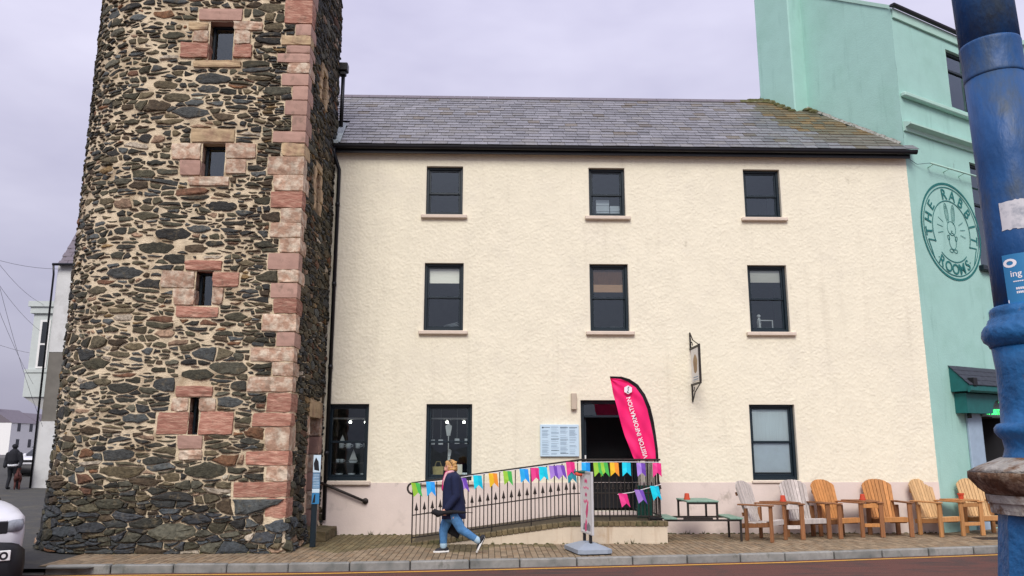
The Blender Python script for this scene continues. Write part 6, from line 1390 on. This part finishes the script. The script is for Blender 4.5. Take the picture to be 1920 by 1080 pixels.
mb = MB(); mb.limb([wp(848, 887, -.05), wp(840, 889, -.065), wp(835.5, 892, -.03), wp(835.5, 892, .03), wp(842, 888, .06)], [.026, .028, .03, .03, .026], 8); mb.limb([wp(834.5, 893, -.03), wp(831.5, 903, -.035), wp(830, 914, -.03)], [.028, .026, .018], 8); fuse('scarf', mb, .009, M['scarf'], wm)
mb = MB(); mb.ball(wp(844, 874.5), (.088, .086, .085), 16); mb.ball(wp(849, 880), (.065, .08, .075), 14); mb.ball(wp(852, 884), (.04, .06, .04), 12); mb.ball(wp(837, 871), (.045, .065, .035), 12); mb.ball(wp(835, 874.5, -.055), (.018, .012, .045), 8)
for k in range(16): a = k * .9; mb.ball(wp(846 + 6 * math.cos(a), 877 - 7 * math.sin(a * 1.3), -.07 + .01 * (k % 3)), (.03, .02, .022), 8)
fuse('hair', mb, .008, M['hair'], wm, 2)
mb = MB(); mb.tube([wp(845, 868, -.05), wp(840, 867.5, -.06), wp(838.5, 868, .0), wp(840, 867.5, .06)], .008, 6); mb.tube([wp(841, 868, -.078), wp(846.5, 876, -.085)], .006, 6); part('sunglasses', mb, M['carb'], wm)
mb = MB(); mb.ball(wp(834.6, 877.5, -.062), (.008, .006, .006), 8); mb.ball(wp(834.6, 877.5, .062), (.008, .006, .006), 8); part('eye', mb, M['carb'], wm, True)
mb = MB(); mb.ball(wp(832.8, 885.4, 0), (.008, .028, .006), 8); part('mouth', mb, M['pinkp'], wm, True)
def shoe(heel, toe, yo):
    mb = MB(); d = (toe - heel); mb.limb([heel + Vector((0, 0, .035)) , heel.lerp(toe, .45) + Vector((0, 0, .035)), heel.lerp(toe, .85) + Vector((0, 0, .018))], [.043, .042, .034]); up = ankF if yo > 0 else ankN; mb.limb([heel + Vector((0, 0, .035)), heel.lerp(up, .75)], [.042, .044]); o = fuse('shoe', mb, .009, M['shoe'], wm)
    mb = MB(); ux = d.normalized(); nn_ = Vector((0, 1, 0)); uz = ux.cross(nn_) if ux.cross(nn_).z > 0 else -ux.cross(nn_)
    pts = [(-.05, .03), (-.05, -.03), (.1 * 0 + d.length * .5, -.04), (d.length * .9, -.04), (d.length + .03, -.015), (d.length + .03, .015), (d.length * .9, .04), (d.length * .5, .04)]
    mb.prism(pts, lambda a, b, dd: heel + ux * a + nn_ * b + uz * dd, -.012, .016); part('sole', mb, M['sole'], o)
shoe(wp(836, 1035, far_), wp(815, 1036, far_), 1); shoe(wp(905.5, 1011, near), wp(895, 1032, near), -1)
um_ = thing('umbrella', wp(846, 961, -.23), 'furled black umbrella held level by the walking woman', 'umbrella')
mb = MB(); mb.tube([wp(809, 963, -.22), wp(814, 960, -.22), wp(822, 964, -.22), wp(832, 962, -.22), wp(850, 960.5, -.22), wp(868, 961.5, -.22), wp(874, 961.5, -.22)], [.02, .05, .06, .035, .032, .022, .008], 12); part('furled_canopy', mb, M['blackc'], um_, True)
mb = MB(); mb.tube([wp(872, 961.5, -.22), wp(886, 962, -.22)], .006, 6); mb.tube([wp(810, 962.5, -.22), wp(800, 962, -.22)], .01, 6); part('shaft', mb, M['iron'], um_, True)
bg_ = thing('black_bag', wp(851, 1012, .16), 'black shoulder bag hanging behind the woman\'s legs', 'bag')
mb = MB(); mb.prism([((838 - 860) / sc_, (1037 - 982) / sc_), ((838 - 860) / sc_, (1037 - 1003) / sc_), ((858 - 860) / sc_, (1037 - 1014) / sc_), ((865 - 860) / sc_, (1037 - 995) / sc_), ((852 - 860) / sc_, (1037 - 972) / sc_)], lambda a, b, dd: Vector((w0.x + a, w0.y + dd, b)), .16, .26); fuse('bag_body', mb, .012, M['blackc'], bg_)
mb = MB(); mb.tube([wp(842, 984, .21), wp(846, 965, .2), wp(852, 980, .21)], .012, 6); part('bag_strap', mb, M['blackc'], bg_)
# man walking away up the side street
gy = 34.0; gm = on_y(20, 910, gy); z0 = zs(gy); mscale = 1.0
mn = thing('person', (gm.x, gy, z0), 'man in dark jacket walking away up the side street beside the tower', 'person')
mb = MB(); q = lambda x, y, z: Vector((gm.x + x, gy + y, z0 + z))
mb.limb([q(-.1, 0, .9), q(-.12, .08, .5), q(-.12, -.05, .08)], [.11, .08, .06]); mb.limb([q(.1, 0, .9), q(.11, .12, .5), q(.12, .25, .1)], [.11, .08, .06]); mb.limb([q(0, 0, .95), q(0, 0, 1.4)], [.19, .19]); mb.limb([q(0, 0, 1.45), q(0, 0, 1.6)], [.07, .07]); mb.ball(q(0, .01, 1.68), (.09, .1, .12), 12); mb.limb([q(-.22, 0, 1.42), q(-.3, .02, 1.12), q(-.27, -.1, .88)], [.08, .065, .05]); mb.limb([q(.22, 0, 1.42), q(.3, .02, 1.12), q(.32, -.1, .88)], [.08, .065, .05])
fuse('body', mb, .025, M['darkcloth'], mn)
mb = MB(); mb.limb([q(0, 0, 1.15), q(0, 0, 1.42)], [.22, .21]); mb.limb([q(-.24, 0, 1.4), q(-.31, .02, 1.12), q(-.28, -.1, .93)], [.095, .08, .065]); mb.limb([q(.24, 0, 1.4), q(.31, .02, 1.12), q(.33, -.1, .93)], [.095, .08, .065]); fuse('jacket', mb, .025, M['darkcloth'], mn)
mb = MB(); mb.ball(q(0, 0, .96), (.215, .2, .11), 14); fuse('shirt_hem', mb, .025, M['paper'], mn)
mb = MB(); mb.ball(q(0, -.02, 1.72), (.105, .105, .1), 12); part('hair', mb, M['darkcloth'], mn, True)
for s_ in (-.12, .12): mb = MB(); mb.ball(q(s_, .05 if s_ < 0 else .33, .05), (.06, .14, .05), 8); part('shoe', mb, M['darkcloth'], mn, True)
dg_ = thing('dog', q(.5, -.3, 0), 'red brown dog walking on a lead beside the man', 'dog')
mb = MB(); D_ = lambda x, y, z: q(.42 + x * .86 - y * .5, -.3 + x * .5 + y * .86, z)
mb.limb([D_(0, -.22, .52), D_(0, .05, .5), D_(0, .28, .54)], [.13, .12, .14], 10); mb.limb([D_(0, .3, .6), D_(0, .42, .76)], [.09, .07], 8); mb.ball(D_(0, .46, .8), (.08, .11, .08), 10); mb.ball(D_(0, .57, .77), (.04, .08, .04), 8); mb.limb([D_(0, -.32, .56), D_(0, -.45, .7)], [.03, .02], 8)
for sx in (-.08, .08):
    mb.limb([D_(sx, .26, .45), D_(sx, .25, .25), D_(sx, .27, .04)], [.06, .04, .035], 8); mb.limb([D_(sx, -.22, .45), D_(sx, -.15, .3), D_(sx, -.26, .18), D_(sx, -.24, .04)], [.08, .05, .035, .035], 8); mb.ball(D_(sx * .9, .42, .84), (.025, .04, .06), 8)
fuse('body', mb, .02, M['red'], dg_)
ld_ = MB(); ld_.tube([D_(0, .38, .72), q(.33, -.1, .9)], .008, 5); tag(part('dog_lead', ld_, M['carb']), 'thin dark lead running from the man to the dog', 'lead')

# ------------------------------------------------------------------ weeds and dirt caught along the wall foot
mb = MB(); rw = random.Random(12)
def tuft(x, y, n, h):
    for _ in range(n):
        a = rw.uniform(0, 6.28); r_ = rw.uniform(0, .03); hh = h * rw.uniform(.5, 1.2); dx, dy = math.cos(a), math.sin(a); b = Vector((x + dx * r_, y + dy * r_ - .01, 0)); t_ = b + Vector((dx * hh * .5, dy * hh * .3 - .01, hh)); s_ = Vector((-dy, dx, 0)) * .006
        mb.add([b - s_, b + s_, t_], [(0, 1, 2)])
def clod(x, y):
    mb.ball((x, y, .0), (rw.uniform(.02, .06), rw.uniform(.012, .025), rw.uniform(.01, .028)), 6)
x = XL + .5
while x < XR:
    if not (XA < x < XEnd):
        if rw.random() < .25: tuft(x, YH - .03, rw.randint(4, 12), rw.uniform(.03, .1))
        clod(x, YH - .02)
    elif x > XA + 1.2:
        if rw.random() < .2: tuft(x, YF - .012, rw.randint(4, 14), rw.uniform(.04, .12))
        if rw.random() < .6: clod(x, YF - .008)
    x += rw.uniform(.05, .16)
x = -7.6
while x < XT:
    if x > XC: clod(x, YT - .1); 
    if x > XC and rw.random() < .2: tuft(x, YT - .11, 8, .06)
    x += rw.uniform(.06, .2)
tag(part('weeds', mb, M['moss']), 'small weeds and dirt caught along the foot of the walls', 'weeds', kind='stuff')
